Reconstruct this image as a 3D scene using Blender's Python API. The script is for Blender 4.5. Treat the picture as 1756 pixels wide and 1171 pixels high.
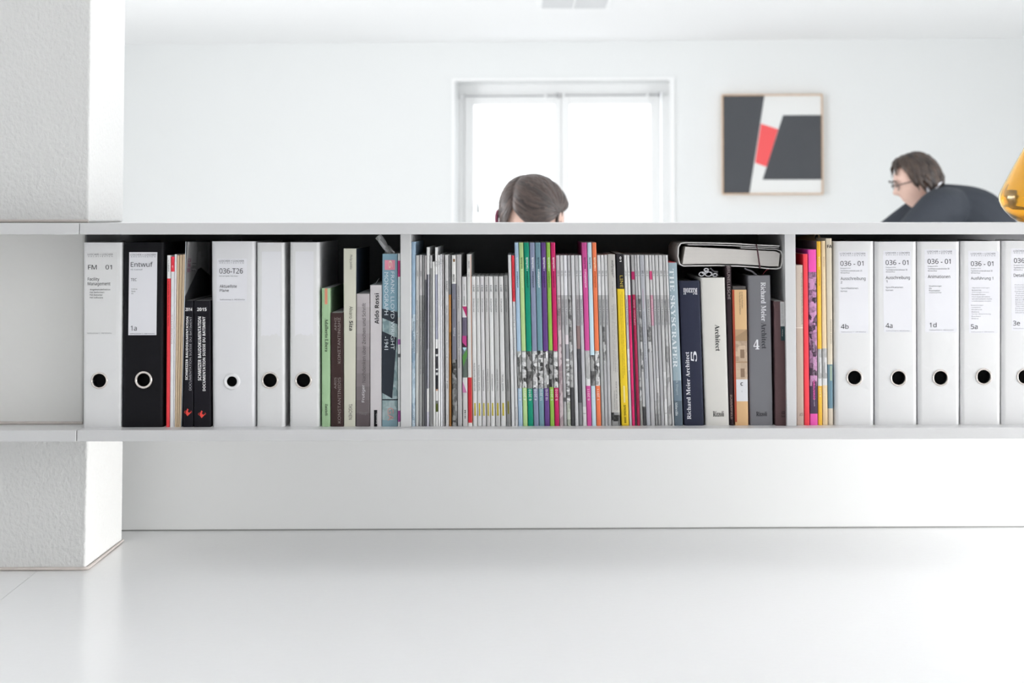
import bpy, bmesh, math, random
from mathutils import Matrix, Vector
random.seed(7)
for o in list(bpy.data.objects):
    bpy.data.objects.remove(o, do_unlink=True)
scene = bpy.context.scene
C = scene.collection
pi = math.pi

# ------------------------------------------------------------------ camera
CAMZ = 1.36
F = 2900.0                       # focal length in pixels of a 1756 px wide frame
PITCH, YAW = 0.045, 0.0236       # tilted up and turned right a little, with lens shift
R = Matrix.Rotation(-YAW, 3, 'Z') @ Matrix.Rotation(pi/2 + PITCH, 3, 'X')
_d = R.transposed() @ Vector((0, 1, 0))
PPX = 895.0 - F*_d.x/(-_d.z)
PPY = 375.0 + F*_d.y/(-_d.z)
cd = bpy.data.cameras.new('camera')
cam = bpy.data.objects.new('camera', cd)
C.objects.link(cam)
cam.matrix_world = Matrix.Translation((0, 0, CAMZ)) @ R.to_4x4()
cd.sensor_width = 36.0
cd.lens = F/1756*36
cd.shift_x = (878.0 - PPX)/1756
cd.shift_y = (PPY - 585.5)/1756
cd.clip_start = 0.05
cd.dof.use_dof = True
cd.dof.focus_distance = 2.88
cd.dof.aperture_fstop = 6.5
scene.camera = cam

# ------------------------------------------------------------------ light
scene.view_settings.view_transform = 'Standard'
scene.view_settings.look = 'None'
scene.view_settings.gamma = 1.0
scene.view_settings.use_curve_mapping = False
scene.view_settings.exposure = 0.1
w = bpy.data.worlds.new('world')
scene.world = w
w.use_nodes = True
bg = w.node_tree.nodes['Background']
bg.inputs[0].default_value = (0.94, 0.97, 1.0, 1)
bg.inputs[1].default_value = 2.2
scene.cycles.max_bounces = 12
scene.cycles.diffuse_bounces = 8
scene.cycles.transparent_max_bounces = 16

def area(name, loc, rot, sx, sy, power, color=(1, 1, 1)):
    ld = bpy.data.lights.new(name, 'AREA')
    ld.shape = 'RECTANGLE'
    ld.size, ld.size_y = sx, sy
    ld.energy = power
    ld.color = color
    lo = bpy.data.objects.new(name, ld)
    C.objects.link(lo)
    lo.location = loc
    lo.rotation_euler = rot
    return lo
WALLR = 3.1                      # right wall of the far room
WALLN = 2.70                     # right wall on the camera's side of the shelf
LWALLX = -3.44                   # left wall of the far room
def window_light(name, x, y0, y1, z0, z1, sign, power, color=(1, 1, 1)):
    """daylight entering through a side window, as a panel set in the opening"""
    return area(name, (x, (y0+y1)/2, (z0+z1)/2), (0, pi/2 if sign < 0 else -pi/2, 0), z1-z0, y1-y0, power, color)
window_light('daylight_low_window', WALLN+.02, 2.80, 3.28, .78, 1.04, -1, 70, (1.0, .995, .985))
window_light('daylight_low_window_near', WALLN+.02, 2.10, 2.76, .78, 1.04, -1, 14, (1.0, .995, .985))
window_light('daylight_low_window_camera', WALLN+.02, .4, 2.0, .80, 1.10, -1, 19, (1.0, .995, .985))
window_light('fill_far_left', LWALLX-.02, 3.6, 6.0, .8, 2.2, 1, 84, (.97, .985, 1.0))  # unseen left window, added to even out the far room's light
window_light('daylight_far_right', WALLR+.02, 3.7, 5.7, .8, 2.2, -1, 32, (.97, .985, 1.0))
# ------------------------------------------------------------------ pixel -> world (measuring the photograph)
def ray(px, py):
    return R @ Vector(((px-PPX)/F, -(py-PPY)/F, -1.0))
def at(px, py, Y):
    d = ray(px, py)
    k = Y/d.y
    return Vector((d.x*k, Y, CAMZ + d.z*k))
def at_z(px, py, Z):
    d = ray(px, py)
    k = (Z-CAMZ)/d.z
    return Vector((d.x*k, d.y*k, Z))
def at_plane(px, py, p0, n):
    d = ray(px, py)
    o = Vector((0, 0, CAMZ))
    k = (p0-o).dot(n)/d.dot(n)
    return o + d*k

# ------------------------------------------------------------------ materials
def lin(c):
    return c/12.92 if c <= 0.04045 else ((c+0.055)/1.055)**2.4
def hexlin(h, g=1.0):
    h = h.lstrip('#')
    return tuple(min(0.88, lin(int(h[i:i+2], 16)/255.0)/g) for i in (0, 2, 4))
_mats = {}
def mat(name, col, rough=0.5, metal=0.0, spec=0.5, bump=None, vary=0.0, scale=40.0, extra=None):
    if name in _mats:
        return _mats[name]
    m = bpy.data.materials.new(name)
    m.use_nodes = True
    nt = m.node_tree
    b = nt.nodes['Principled BSDF']
    b.inputs['Base Color'].default_value = (*col, 1)
    b.inputs['Roughness'].default_value = rough
    b.inputs['Metallic'].default_value = metal
    b.inputs['Specular IOR Level'].default_value = spec
    tc = nt.nodes.new('ShaderNodeTexCoord')
    if vary > 0:
        n = nt.nodes.new('ShaderNodeTexNoise')
        n.inputs['Scale'].default_value = scale
        n.inputs['Detail'].default_value = 4
        nt.links.new(tc.outputs['Object'], n.inputs['Vector'])
        mx = nt.nodes.new('ShaderNodeMix')
        mx.data_type = 'RGBA'
        mx.inputs['A'].default_value = (*[max(0, c*(1-vary)) for c in col], 1)
        mx.inputs['B'].default_value = (*[min(1, c*(1+vary)) for c in col], 1)
        nt.links.new(n.outputs['Fac'], mx.inputs['Factor'])
        nt.links.new(mx.outputs['Result'], b.inputs['Base Color'])
    if bump:
        sc, dist, det = bump
        n2 = nt.nodes.new('ShaderNodeTexNoise')
        n2.inputs['Scale'].default_value = sc
        n2.inputs['Detail'].default_value = det
        n2.inputs['Roughness'].default_value = 0.55
        nt.links.new(tc.outputs['Object'], n2.inputs['Vector'])
        bp = nt.nodes.new('ShaderNodeBump')
        bp.inputs['Strength'].default_value = 1.0
        bp.inputs['Distance'].default_value = dist
        nt.links.new(n2.outputs['Fac'], bp.inputs['Height'])
        nt.links.new(bp.outputs['Normal'], b.inputs['Normal'])
    _mats[name] = m
    return m
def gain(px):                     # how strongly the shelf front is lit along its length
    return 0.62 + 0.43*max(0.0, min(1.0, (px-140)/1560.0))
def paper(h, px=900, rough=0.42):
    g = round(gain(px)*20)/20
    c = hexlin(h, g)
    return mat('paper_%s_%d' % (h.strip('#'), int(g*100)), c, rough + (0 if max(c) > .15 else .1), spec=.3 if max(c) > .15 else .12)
def photo(kind, px=900):
    """printed black-and-white photograph bands on the magazine spines"""
    nm = 'photo_print_' + kind
    if nm in _mats:
        return _mats[nm]
    seed, dark, light, scale, stretch = PHOTOS[kind]
    m = bpy.data.materials.new(nm)
    m.use_nodes = True
    nt = m.node_tree
    b = nt.nodes['Principled BSDF']
    b.inputs['Roughness'].default_value = 0.4
    tc = nt.nodes.new('ShaderNodeTexCoord')
    mp = nt.nodes.new('ShaderNodeMapping')
    mp.inputs['Location'].default_value = (seed*3.7, seed*1.3, seed*2.1)
    mp.inputs['Scale'].default_value = (1, 1, stretch)
    nt.links.new(tc.outputs['Object'], mp.inputs['Vector'])
    v = nt.nodes.new('ShaderNodeTexVoronoi')
    v.inputs['Scale'].default_value = scale
    v.distance = 'CHEBYCHEV'
    v.inputs['Randomness'].default_value = 0.85
    n = nt.nodes.new('ShaderNodeTexNoise')
    n.inputs['Scale'].default_value = scale*2.2
    n.inputs['Detail'].default_value = 5
    nt.links.new(mp.outputs[0], v.inputs['Vector'])
    nt.links.new(mp.outputs[0], n.inputs['Vector'])
    sep = nt.nodes.new('ShaderNodeSeparateColor')
    nt.links.new(v.outputs['Color'], sep.inputs[0])
    ad = nt.nodes.new('ShaderNodeMath')
    ad.operation = 'MULTIPLY_ADD'
    ad.inputs[1].default_value = 0.55
    nt.links.new(sep.outputs[0], ad.inputs[0])
    m2 = nt.nodes.new('ShaderNodeMath')
    m2.operation = 'MULTIPLY'
    m2.inputs[1].default_value = 0.5
    nt.links.new(n.outputs['Fac'], m2.inputs[0])
    nt.links.new(m2.outputs[0], ad.inputs[2])
    rp = nt.nodes.new('ShaderNodeValToRGB')
    rp.color_ramp.elements[0].position = 0.28
    rp.color_ramp.elements[0].color = (*dark, 1)
    rp.color_ramp.elements[1].position = 0.72
    rp.color_ramp.elements[1].color = (*light, 1)
    nt.links.new(ad.outputs[0], rp.inputs[0])
    nt.links.new(rp.outputs[0], b.inputs['Base Color'])
    _mats[nm] = m
    return m
g_ = lambda v: (v, v, v)
PHOTOS = {
    'a': (1, g_(.06), g_(.70), 190, .35), 'b': (2, g_(.02), g_(.75), 150, .9), 'c': (3, g_(.008), g_(.36), 170, .45),
    'd': (4, g_(.04), g_(.75), 210, .7), 'e': (5, g_(.02), g_(.7), 180, 1.0), 'f': (6, g_(.04), g_(.8), 130, .55),
    'dark': (7, g_(.008), g_(.30), 140, .8), 'grey': (8, g_(.22), g_(.52), 160, .35), 'pale': (9, g_(.40), g_(.72), 150, .3),
    'greyb': (10, g_(.12), g_(.55), 200, .5), 'greyc': (11, g_(.20), g_(.62), 120, .4), 'stripe': (12, g_(.06), g_(.8), 120, 3.0),
    'blue': (13, (.25, .36, .48), (.55, .66, .74), 160, .5), 'purple': (14, (.035, .015, .035), (.60, .30, .52), 170, .7),
    'pinkish': (15, (.30, .22, .24), (.60, .50, .52), 170, .5), 'greenish': (16, (.16, .18, .13), (.55, .58, .50), 180, .6),
    'house': (17, (.42, .30, .21), (.62, .47, .34), 60, 1.2), 'teal': (18, (.20, .30, .32), (.45, .56, .57), 110, .6),
    'cover': (19, g_(.3), g_(.6), 22, .8), 'jacket': (20, (.03, .04, .05), (.10, .12, .14), 60, .5),
}

# ------------------------------------------------------------------ objects
def tag(o, label=None, cat=None, group=None, kind=None):
    if label: o['label'] = label
    if cat: o['category'] = cat
    if group: o['group'] = group
    if kind: o['kind'] = kind
    return o
def thing(name, label, cat, loc, group=None, kind=None):
    o = bpy.data.objects.new(name, None)
    o.empty_display_size = 0.02
    C.objects.link(o)
    o.location = loc
    return tag(o, label, cat, group, kind)
def link_mesh(name, me, parent=None, mats=None):
    o = bpy.data.objects.new(name, me)
    C.objects.link(o)
    if mats:
        for m in mats:
            me.materials.append(m)
    if parent:
        o.parent = parent
    return o
def org(parent):                  # world origin of a parent (parents are never rotated)
    v = Vector((0, 0, 0))
    while parent:
        v += Vector(parent.location)
        parent = parent.parent
    return v
def mesh(name, verts, faces, m, parent=None, smooth=False, sharp=None, idx=None):
    """verts in world coordinates; stored relative to the parent's base"""
    o0 = org(parent)
    me = bpy.data.meshes.new(name)
    me.from_pydata([tuple(Vector(v)-o0) for v in verts], [], faces)
    ms = m if isinstance(m, (list, tuple)) else [m]
    ob = link_mesh(name, me, parent, ms)
    if idx:
        me.polygons.foreach_set('material_index', idx)
    if smooth:
        me.polygons.foreach_set('use_smooth', [True]*len(me.polygons))
        if sharp:
            me.set_sharp_from_angle(angle=sharp)
    me.update()
    return ob
BOXF = [(0, 1, 2, 3), (7, 6, 5, 4), (0, 4, 5, 1), (1, 5, 6, 2), (2, 6, 7, 3), (3, 7, 4, 0)]
def hexa(name, p, m, parent=None, bevel=0.0, segs=2):
    """box from 8 corners: 0-3 bottom (ccw), 4-7 top"""
    o0 = org(parent)
    me = bpy.data.meshes.new(name)
    bm = bmesh.new()
    vs = [bm.verts.new(Vector(q)-o0) for q in p]
    for f in BOXF:
        bm.faces.new([vs[i] for i in reversed(f)] if f[0] == 0 and f[1] == 1 and f[2] == 2 else [vs[i] for i in f])
    bmesh.ops.recalc_face_normals(bm, faces=bm.faces)
    if bevel > 0:
        bmesh.ops.bevel(bm, geom=list(bm.edges), offset=bevel, segments=segs, affect='EDGES', profile=0.5)
    bm.to_mesh(me)
    bm.free()
    return link_mesh(name, me, parent, [m])
def box(name, x0, x1, y0, y1, z0, z1, m, parent=None, bevel=0.0, segs=2):
    return hexa(name, [(x0, y0, z0), (x1, y0, z0), (x1, y1, z0), (x0, y1, z0),
                       (x0, y0, z1), (x1, y0, z1), (x1, y1, z1), (x0, y1, z1)], m, parent, bevel, segs)
def boxes(name, bl, m, parent=None):
    vs, fs = [], []
    for (x0, x1, y0, y1, z0, z1) in bl:
        k = len(vs)
        vs += [(x0, y0, z0), (x1, y0, z0), (x1, y1, z0), (x0, y1, z0), (x0, y0, z1), (x1, y0, z1), (x1, y1, z1), (x0, y1, z1)]
        fs += [(k+3, k+2, k+1, k), (k+4, k+5, k+6, k+7), (k, k+1, k+5, k+4), (k+1, k+2, k+6, k+5), (k+2, k+3, k+7, k+6), (k+3, k, k+4, k+7)]
    return mesh(name, vs, fs, m, parent)
def tube(name, pts, radii, m, parent=None, n=10, closed=False, flat=None):
    """swept tube through pts"""
    pts = [Vector(p) for p in pts]
    if not isinstance(radii, (list, tuple)):
        radii = [radii]*len(pts)
    vs, fs = [], []
    ref = Vector((0.13, 0.31, 0.94))
    L = len(pts)
    for i, p in enumerate(pts):
        a = pts[i-1] if (i > 0 or closed) else p
        b = pts[(i+1) % L] if (i < L-1 or closed) else p
        t = (b-a).normalized()
        u = t.cross(ref)
        if u.length < 1e-4:
            u = t.cross(Vector((1, 0, 0)))
        u.normalize()
        v = t.cross(u)
        for k in range(n):
            an = 2*pi*k/n
            vs.append(p + u*math.cos(an)*radii[i] + v*math.sin(an)*radii[i])
    for i in range(L if closed else L-1):
        for k in range(n):
            a, b = i*n+k, i*n+(k+1) % n
            c, d = ((i+1) % L)*n+(k+1) % n, ((i+1) % L)*n+k
            fs.append((a, b, c, d))
    if not closed:
        fs.append(tuple(reversed(range(n))))
        fs.append(tuple((L-1)*n+k for k in range(n)))
    return mesh(name, vs, fs, m, parent, smooth=True, sharp=1.0)
def sheet(name, rows, m, parent=None, thick=0.0006):
    """thin curved sheet from a grid of points with real thickness"""
    o0 = org(parent)
    bm = bmesh.new()
    g = [[bm.verts.new(Vector(p)-o0) for p in r] for r in rows]
    for i in range(len(g)-1):
        for j in range(len(g[0])-1):
            bm.faces.new((g[i][j], g[i][j+1], g[i+1][j+1], g[i+1][j]))
    bmesh.ops.recalc_face_normals(bm, faces=bm.faces)
    bmesh.ops.solidify(bm, geom=list(bm.faces), thickness=thick)
    me = bpy.data.meshes.new(name)
    bm.to_mesh(me)
    bm.free()
    me.polygons.foreach_set('use_smooth', [True]*len(me.polygons))
    me.set_sharp_from_angle(angle=0.9)
    return link_mesh(name, me, parent, [m])

# ------------------------------------------------------------------ lettering as real print outlines
_glyphs = {}
STYLES = {'sans': (0x1D5A0, 0x1D5BA, 0x1D7E2), 'bold': (0x1D5D4, 0x1D5EE, 0x1D7EC), 'serif': (0x1D400, 0x1D41A, 0x1D7CE)}
def styled(s, style):
    """pick the humanist, heavy or serif letterforms of the built-in font set"""
    if style == 'plain':
        return s
    A_, a_, n_ = STYLES[style]
    return ''.join(chr(A_+ord(c)-65) if 'A' <= c <= 'Z' else chr(a_+ord(c)-97) if 'a' <= c <= 'z' else chr(n_+ord(c)-48) if '0' <= c <= '9' else c for c in s)
def glyphs(s, bold=0.0, res=2, font='sans'):
    if bold >= .01 and font == 'sans':
        font = 'bold'
    bold = 0.0
    s = styled(s, font)
    key = (s, bold)
    if key in _glyphs:
        return _glyphs[key]
    cu = bpy.data.curves.new('t', 'FONT')
    cu.body = s
    cu.size = 1.0
    cu.resolution_u = res
    cu.offset = bold
    cu.fill_mode = 'FRONT'
    ob = bpy.data.objects.new('t', cu)
    C.objects.link(ob)
    dg = bpy.context.evaluated_depsgraph_get()
    me = bpy.data.meshes.new_from_object(ob.evaluated_get(dg))
    vs = [v.co.copy() for v in me.vertices]
    fs = [tuple(p.vertices) for p in me.polygons]
    bpy.data.objects.remove(ob, do_unlink=True)
    bpy.data.curves.remove(cu)
    bpy.data.meshes.remove(me)
    x0, x1 = min(v.x for v in vs), max(v.x for v in vs)
    y0, y1 = min(v.y for v in vs), max(v.y for v in vs)
    uv = [((v.x-x0)/max(1e-6, x1-x0), (v.y-y0)/max(1e-6, y1-y0)) for v in vs]
    _glyphs[key] = (uv, fs)
    return _glyphs[key]
def rotuv(uv, rot):
    if rot == 90:
        return [(1-v, u) for u, v in uv]
    if rot == -90:
        return [(v, 1-u) for u, v in uv]
    if rot == 180:
        return [(1-u, 1-v) for u, v in uv]
    return uv
def ink(h):
    return mat('ink_' + h.strip('#'), hexlin(h), 0.5, spec=0.2)
def lettering(parent, s, x0, y0, x1, y1, Y, color='#2a2a30', rot=0, bold=0.004, name='lettering', font='sans'):
    """text filling a rectangle measured in photo pixels, lying on the plane at depth Y"""
    uv, fs = glyphs(s, bold, font=font)
    uv = rotuv(uv, rot)
    a, b = at(x0, y1, Y), at(x1, y0, Y)
    vs = [(a.x+(b.x-a.x)*u, Y, a.z+(b.z-a.z)*v) for u, v in uv]
    return mesh(name, vs, fs, ink(color), parent)

# ------------------------------------------------------------------ the room
DB = 2.90                          # depth of the book spines
DS = 2.86                          # shelf front edge
DP = 2.945                         # pillar front
white_wall = mat('wall_paint', (.80, .805, .80), 0.75, bump=(60, .0006, 3))
far_wall_m = mat('far_wall_paint', (.80, .81, .81), 0.8, bump=(40, .0006, 3))
ceil_m = mat('ceiling_paint', (.92, .92, .925), 0.8, bump=(50, .0004, 2))
plaster_m = mat('rough_plaster', (.75, .75, .74), 0.8)
lacquer = mat('white_lacquer', (.66, .66, .665), 0.28, spec=0.5)
lacquer_top = mat('worktop_white', (.88, .885, .89), 0.22, spec=0.5, bump=(90, .0001, 2))
dark_back = mat('charcoal_board', (.22, .22, .23), 0.5)
caulk_m = mat('yellowed_caulk', (.56, .51, .48), 0.7, vary=0.12, scale=60)
floor_m = mat('white_floor', (.80, .80, .79), 0.5, vary=0.05, scale=6)
gap_m = mat('joint_grey', (.30, .30, .29), 0.7)

# the pillar's plaster: coarse vertical roller relief
nt = plaster_m.node_tree
b = nt.nodes['Principled BSDF']
tc = nt.nodes.new('ShaderNodeTexCoord')
mp = nt.nodes.new('ShaderNodeMapping')
mp.inputs['Scale'].default_value = (1.0, 1.0, 0.75)
nz = nt.nodes.new('ShaderNodeTexNoise')
nz.inputs['Scale'].default_value = 165
nz.inputs['Detail'].default_value = 3.5
nz.inputs['Roughness'].default_value = 0.5
bp = nt.nodes.new('ShaderNodeBump')
bp.inputs['Distance'].default_value = 0.0026
bp.inputs['Strength'].default_value = 0.85
nt.links.new(tc.outputs['Object'], mp.inputs['Vector'])
nt.links.new(mp.outputs[0], nz.inputs['Vector'])
nt.links.new(nz.outputs['Fac'], bp.inputs['Height'])
nt.links.new(bp.outputs['Normal'], b.inputs['Normal'])

WTOP = at(75, 978, DP).z           # worktop level
WALLP = 3.31                       # half-height wall behind the shelf
zst = 0.5*(at(300, 382.4, DS).z + at(1500, 382.0, DS).z)     # shelf top board
zsb = 0.5*(at(300, 402.3, DS).z + at(1500, 401.5, DS).z)
zbt = 0.5*(at(300, 737.6, DS).z + at(1500, 733.5, DS).z)     # shelf bottom board
zbb = 0.5*(at(300, 757.0, DS).z + at(1500, 752.5, DS).z)

# far wall (slightly skewed to the shelf), its window opening
YL = 9.75
pl = at(212, 77, YL)
CEIL = pl.z
dr = ray(1756, 66)
kr = (CEIL-CAMZ)/dr.z
pr = Vector((dr.x*kr, dr.y*kr, CEIL))
wd = Vector((pr.x-pl.x, pr.y-pl.y, 0)).normalized()       # along the far wall
wn = Vector((-wd.y, wd.x, 0))                              # pointing away from the camera
def wp(u, d, z):                                           # point on the far wall: along, behind, height
    return Vector((pl.x, pl.y, 0)) + wd*u + wn*d + Vector((0, 0, z))
def wuv(px, py, d=0.0):
    p = at_plane(px, py, Vector((pl.x, pl.y, 0)) + wn*d, wn)
    return (p-Vector((pl.x, pl.y, 0))).dot(wd), p.z
def wbox(name, u0, u1, d0, d1, z0, z1, m, parent=None, bevel=0.0):
    return hexa(name, [wp(u0, d0, z0), wp(u1, d0, z0), wp(u1, d1, z0), wp(u0, d1, z0),
                       wp(u0, d0, z1), wp(u1, d0, z1), wp(u1, d1, z1), wp(u0, d1, z1)], m, parent, bevel)
wu0, wz1 = wuv(780, 139.5)
wu1, _ = wuv(1148.5, 139.5)
wz0 = 0.80
uL, uR = -1.6, (WALLR - pl.x)/wd.x
LWALL = LWALLX
def wallmesh(name, parts, m):
    vs, fs = [], []
    for p in parts:
        k = len(vs)
        vs += p
        fs += [(k+3, k+2, k+1, k), (k+4, k+5, k+6, k+7), (k, k+1, k+5, k+4), (k+1, k+2, k+6, k+5), (k+2, k+3, k+7, k+6), (k+3, k, k+4, k+7)]
    return tag(mesh(name, vs, fs, m), kind='structure')
def wcell(u0, u1, z0, z1):
    return [wp(u0, 0, z0), wp(u1, 0, z0), wp(u1, .30, z0), wp(u0, .30, z0), wp(u0, 0, z1), wp(u1, 0, z1), wp(u1, .30, z1), wp(u0, .30, z1)]
wallmesh('wall_back', [wcell(uL, wu0, 0, CEIL), wcell(wu1, uR, 0, CEIL), wcell(wu0, wu1, 0, wz0), wcell(wu0, wu1, wz1, CEIL)], far_wall_m)
YF = -2.5
YB = 10.6
def ycell(x0, x1, y0, y1, z0, z1):
    return [Vector(q) for q in [(x0, y0, z0), (x1, y0, z0), (x1, y1, z0), (x0, y1, z0), (x0, y0, z1), (x1, y0, z1), (x1, y1, z1), (x0, y1, z1)]]
WIN_N, WIN_F, WIN_L = [(.4, 2.0, .80, 1.10), (2.10, 2.76, .78, 1.04), (2.80, 3.28, .78, 1.04)], [(3.7, 5.7, .8, 2.2)], [(3.6, 6.0, .8, 2.2)]
def sidecells(xa, xb, wins, ya, yb):
    cells, y = [], ya
    for (y0, y1, z0, z1) in wins:
        cells += [ycell(xa, xb, y, y0, 0, CEIL), ycell(xa, xb, y0, y1, 0, z0), ycell(xa, xb, y0, y1, z1, CEIL)]
        y = y1
    cells.append(ycell(xa, xb, y, yb, 0, CEIL))
    return cells
wallmesh('wall_right', sidecells(WALLN, WALLN+.12, WIN_N, YF, 3.52) + [ycell(WALLN+.12, WALLR+.12, 3.40, 3.52, 0, CEIL)] + sidecells(WALLR, WALLR+.12, WIN_F, 3.52, YB), white_wall)
wallmesh('wall_left', sidecells(LWALL-.12, LWALL, WIN_L, YF, YB), white_wall)
wallmesh('wall_front', [ycell(LWALL, WALLN, YF-.12, YF, 0, CEIL)], white_wall)
tag(box('floor', LWALL-.12, WALLR+.12, YF-.12, YB, -0.1, 0, floor_m), kind='structure')
tag(box('ceiling', LWALL-.12, WALLR+.12, YF-.12, YB, CEIL, CEIL+.1, ceil_m), kind='structure')

# half-height wall that carries the shelf, with a lacquered face
XL, XR = -1.50, WALLN-.002
tag(box('wall_partition', XL, XR, WALLP, WALLP+.09, 0, zsb, mat('partition_paint', (.88, .885, .88), 0.6)), kind='structure')

# pillar
p_tl, p_tr = at(152, 200, DP), at(149, 600, DP)
px_r = at(151, 380, DP).x
zc_bot, zc_low, zc_hi = WTOP, zbb, zst
pillar_r_top, pillar_r_bot = at(152.5, 300, DP).x, at(147.2, 930, DP).x
back_top, back_bot = at(212, 300, 3.20), at(210, 860, 3.20)
pil = thing('pillar', 'rough white plastered pillar at the left end of the shelf', 'pillar', (-1.0, 3.05, WTOP), kind='structure')
def pillar_piece(name, z0, z1, xr0, xr1, m, xb0, xb1, front=DP, smooth=False):
    return hexa(name, [(XL, front, z0), (xr0, front, z0), (xb0, 3.20, z0), (XL, 3.20, z0),
                       (XL, front, z1), (xr1, front, z1), (xb1, 3.20, z1), (XL, 3.20, z1)], m, pil, bevel=0.004, segs=3)
smooth_pl = mat('smooth_plaster', (.74, .735, .715), 0.7, bump=(35, .0007, 4))
pillar_piece('lower_shaft', zc_bot+.001, zbb-.0005, pillar_r_bot, pillar_r_bot+.002, plaster_m, back_bot.x, back_bot.x)
XM = at(145.5, 405, DP).x
pillar_piece('middle_shaft', zbb, zst, XM, XM, smooth_pl, XM, XM)
pillar_piece('upper_shaft', zst+.0005, CEIL-.001, pillar_r_top, pillar_r_top, plaster_m, back_top.x, back_top.x)
def caulk(name, pts, r):
    o = tube(name, pts, r, caulk_m, pil, n=8)
    o['label'] = 'yellowed caulk bead along the pillar edge'
caulk('caulk_bead', [(XL, DP-.002, WTOP+.003), (-1.2, DP-.0015, WTOP+.004), (pillar_r_bot-.004, DP-.002, WTOP+.003),
                     (pillar_r_bot+.003, DP+.002, WTOP+.003), (back_bot.x+.002, 3.20, WTOP+.003)], [.0030, .0036, .0030, .0030, .0020])
caulk('caulk_bead', [(XL, DP-.001, zbt+.002), (-1.1, DP-.0015, zbt+.003), (XM, DP-.001, zbt+.002)], .0028)
caulk('caulk_bead', [(XL, DP-.001, zst+.003), (-1.1, DP-.0015, zst+.003), (pillar_r_top, DP-.001, zst+.003)], .0028)

# worktop: two white panels meeting at a fine seam left of the pillar
wt = thing('worktop', 'wide glossy white worktop below the floating bookshelf, running around the pillar', 'worktop', (0.3, 2.2, 0))
sa, sb = at_z(62, 980.5, WTOP), at_z(2, 1028, WTOP)
sd = (sb-sa).normalized()
s_front = sa + sd*((1.1-sa.y)/sd.y)
s_back = sa + sd*((WALLP-.0015-sa.y)/sd.y)
XW = WALLN-.002
g = .0004
hexa('worktop_panel', [(s_front.x+g, 1.1, WTOP-.04), (XW, 1.1, WTOP-.04), (XW, WALLP-.0015, WTOP-.04), (s_back.x+g, WALLP-.0015, WTOP-.04),
                       (s_front.x+g, 1.1, WTOP), (XW, 1.1, WTOP), (XW, WALLP-.0015, WTOP), (s_back.x+g, WALLP-.0015, WTOP)], lacquer_top, wt)
hexa('worktop_panel', [(-2.9, 1.1, WTOP-.04), (s_front.x-g, 1.1, WTOP-.04), (s_back.x-g, WALLP-.0015, WTOP-.04), (-2.9, WALLP-.0015, WTOP-.04),
                       (-2.9, 1.1, WTOP), (s_front.x-g, 1.1, WTOP), (s_back.x-g, WALLP-.0015, WTOP), (-2.9, WALLP-.0015, WTOP)], lacquer_top, wt)
box('base_cabinet', -1.45, XW-.05, 1.5, WALLP-.01, 0, WTOP-.04, lacquer, wt)
box('base_cabinet', -2.85, -1.47, 1.5, WALLP-.01, 0, WTOP-.04, lacquer, wt)
tag(box('trim_1', -.80, XR, WALLP-.0012, WALLP-.0002, WTOP-.002, WTOP+.0022, gap_m), kind='structure')

# shelf
xj = at(136, 390, DS).x
SBACK = 3.212
shelf = thing('wall_shelf', 'long white floating shelf full of binders, books and magazines above the worktop', 'shelf', (0.4, 3.1, zbb))
box('top_board', xj+.0006, XR, DS, WALLP+.09, zsb, zst, lacquer, shelf, bevel=.0008, segs=1)
box('bottom_board', xj+.0006, XR, DS, WALLP-.0005, zbb, zbt, lacquer, shelf, bevel=.0008, segs=1)
XPB = pillar_r_bot
box('back_panel', XM+.0004, XR, SBACK, SBACK+.012, zbt, zsb, dark_back, shelf)['label'] = 'charcoal back panel behind the books'
box('side_strip', XL, xj-.0006, DS, DP-.001, zsb, zst, lacquer, shelf, bevel=.0008, segs=1)
box('side_strip', XL, xj-.0008, DS-.0005, DP-.001, zbb, zbt, lacquer, shelf, bevel=.0008, segs=1)
def divider(pxl, pxr, pxl2, pxr2):
    Yd = 2.885
    a, b_, c, d = at(pxl, 404, Yd).x, at(pxr, 404, Yd).x, at(pxl2, 733, Yd).x, at(pxr2, 733, Yd).x
    return hexa('divider', [(c, Yd, zbt), (d, Yd, zbt), (d, SBACK, zbt), (c, SBACK, zbt),
                            (a, Yd, zsb), (b_, Yd, zsb), (b_, SBACK, zsb), (a, SBACK, zsb)], lacquer, shelf, bevel=.0006, segs=1)
divider(686.6, 704.6, 687.2, 704.8)
divider(1345.4, 1364, 1349.6, 1366)
box('end_panel', XR-.019, XR, DS+.02, SBACK, zbt, zsb, lacquer, shelf)

xe = XM+.0006
hexa('end_panel', [(xe, DP+.006, zbt), (xe+.0012, DP+.006, zbt), (xe+.0012, SBACK, zbt), (xe, SBACK, zbt), (xe, DP+.006, zsb), (xe+.0012, DP+.006, zsb), (xe+.0012, SBACK, zsb), (xe, SBACK, zsb)], dark_back, shelf)['label'] = 'dark left end panel'


# ------------------------------------------------------------------ far wall: window, painting, vent
frame_m = mat('window_white', (.90, .90, .90), 0.4)
rod_m = mat('rod_grey', (.40, .40, .41), .45)
chrome = mat('brushed_steel', (.62, .62, .62), 0.35, metal=0.9)
win = thing('window_1', 'white two-leaf window in the far wall behind the person with brown hair', 'window', wp((wu0+wu1)/2, 0.1, wz0), kind='structure')
# flat plaster-white casing around the opening
cw = .016
wbox('casing', wu0-cw, wu0, -.012, .02, wz0, wz1+cw, frame_m, win)
wbox('casing', wu1, wu1+cw*1.7, -.012, .02, wz0, wz1+cw, frame_m, win)
wbox('casing', wu0, wu1, -.012, .02, wz1, wz1+cw, frame_m, win)
WD = 0.20
def wf(px, py): return wuv(px, py, WD)
f_l, f_t = wf(796, 160)
f_r, _ = wf(1134, 160)
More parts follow.
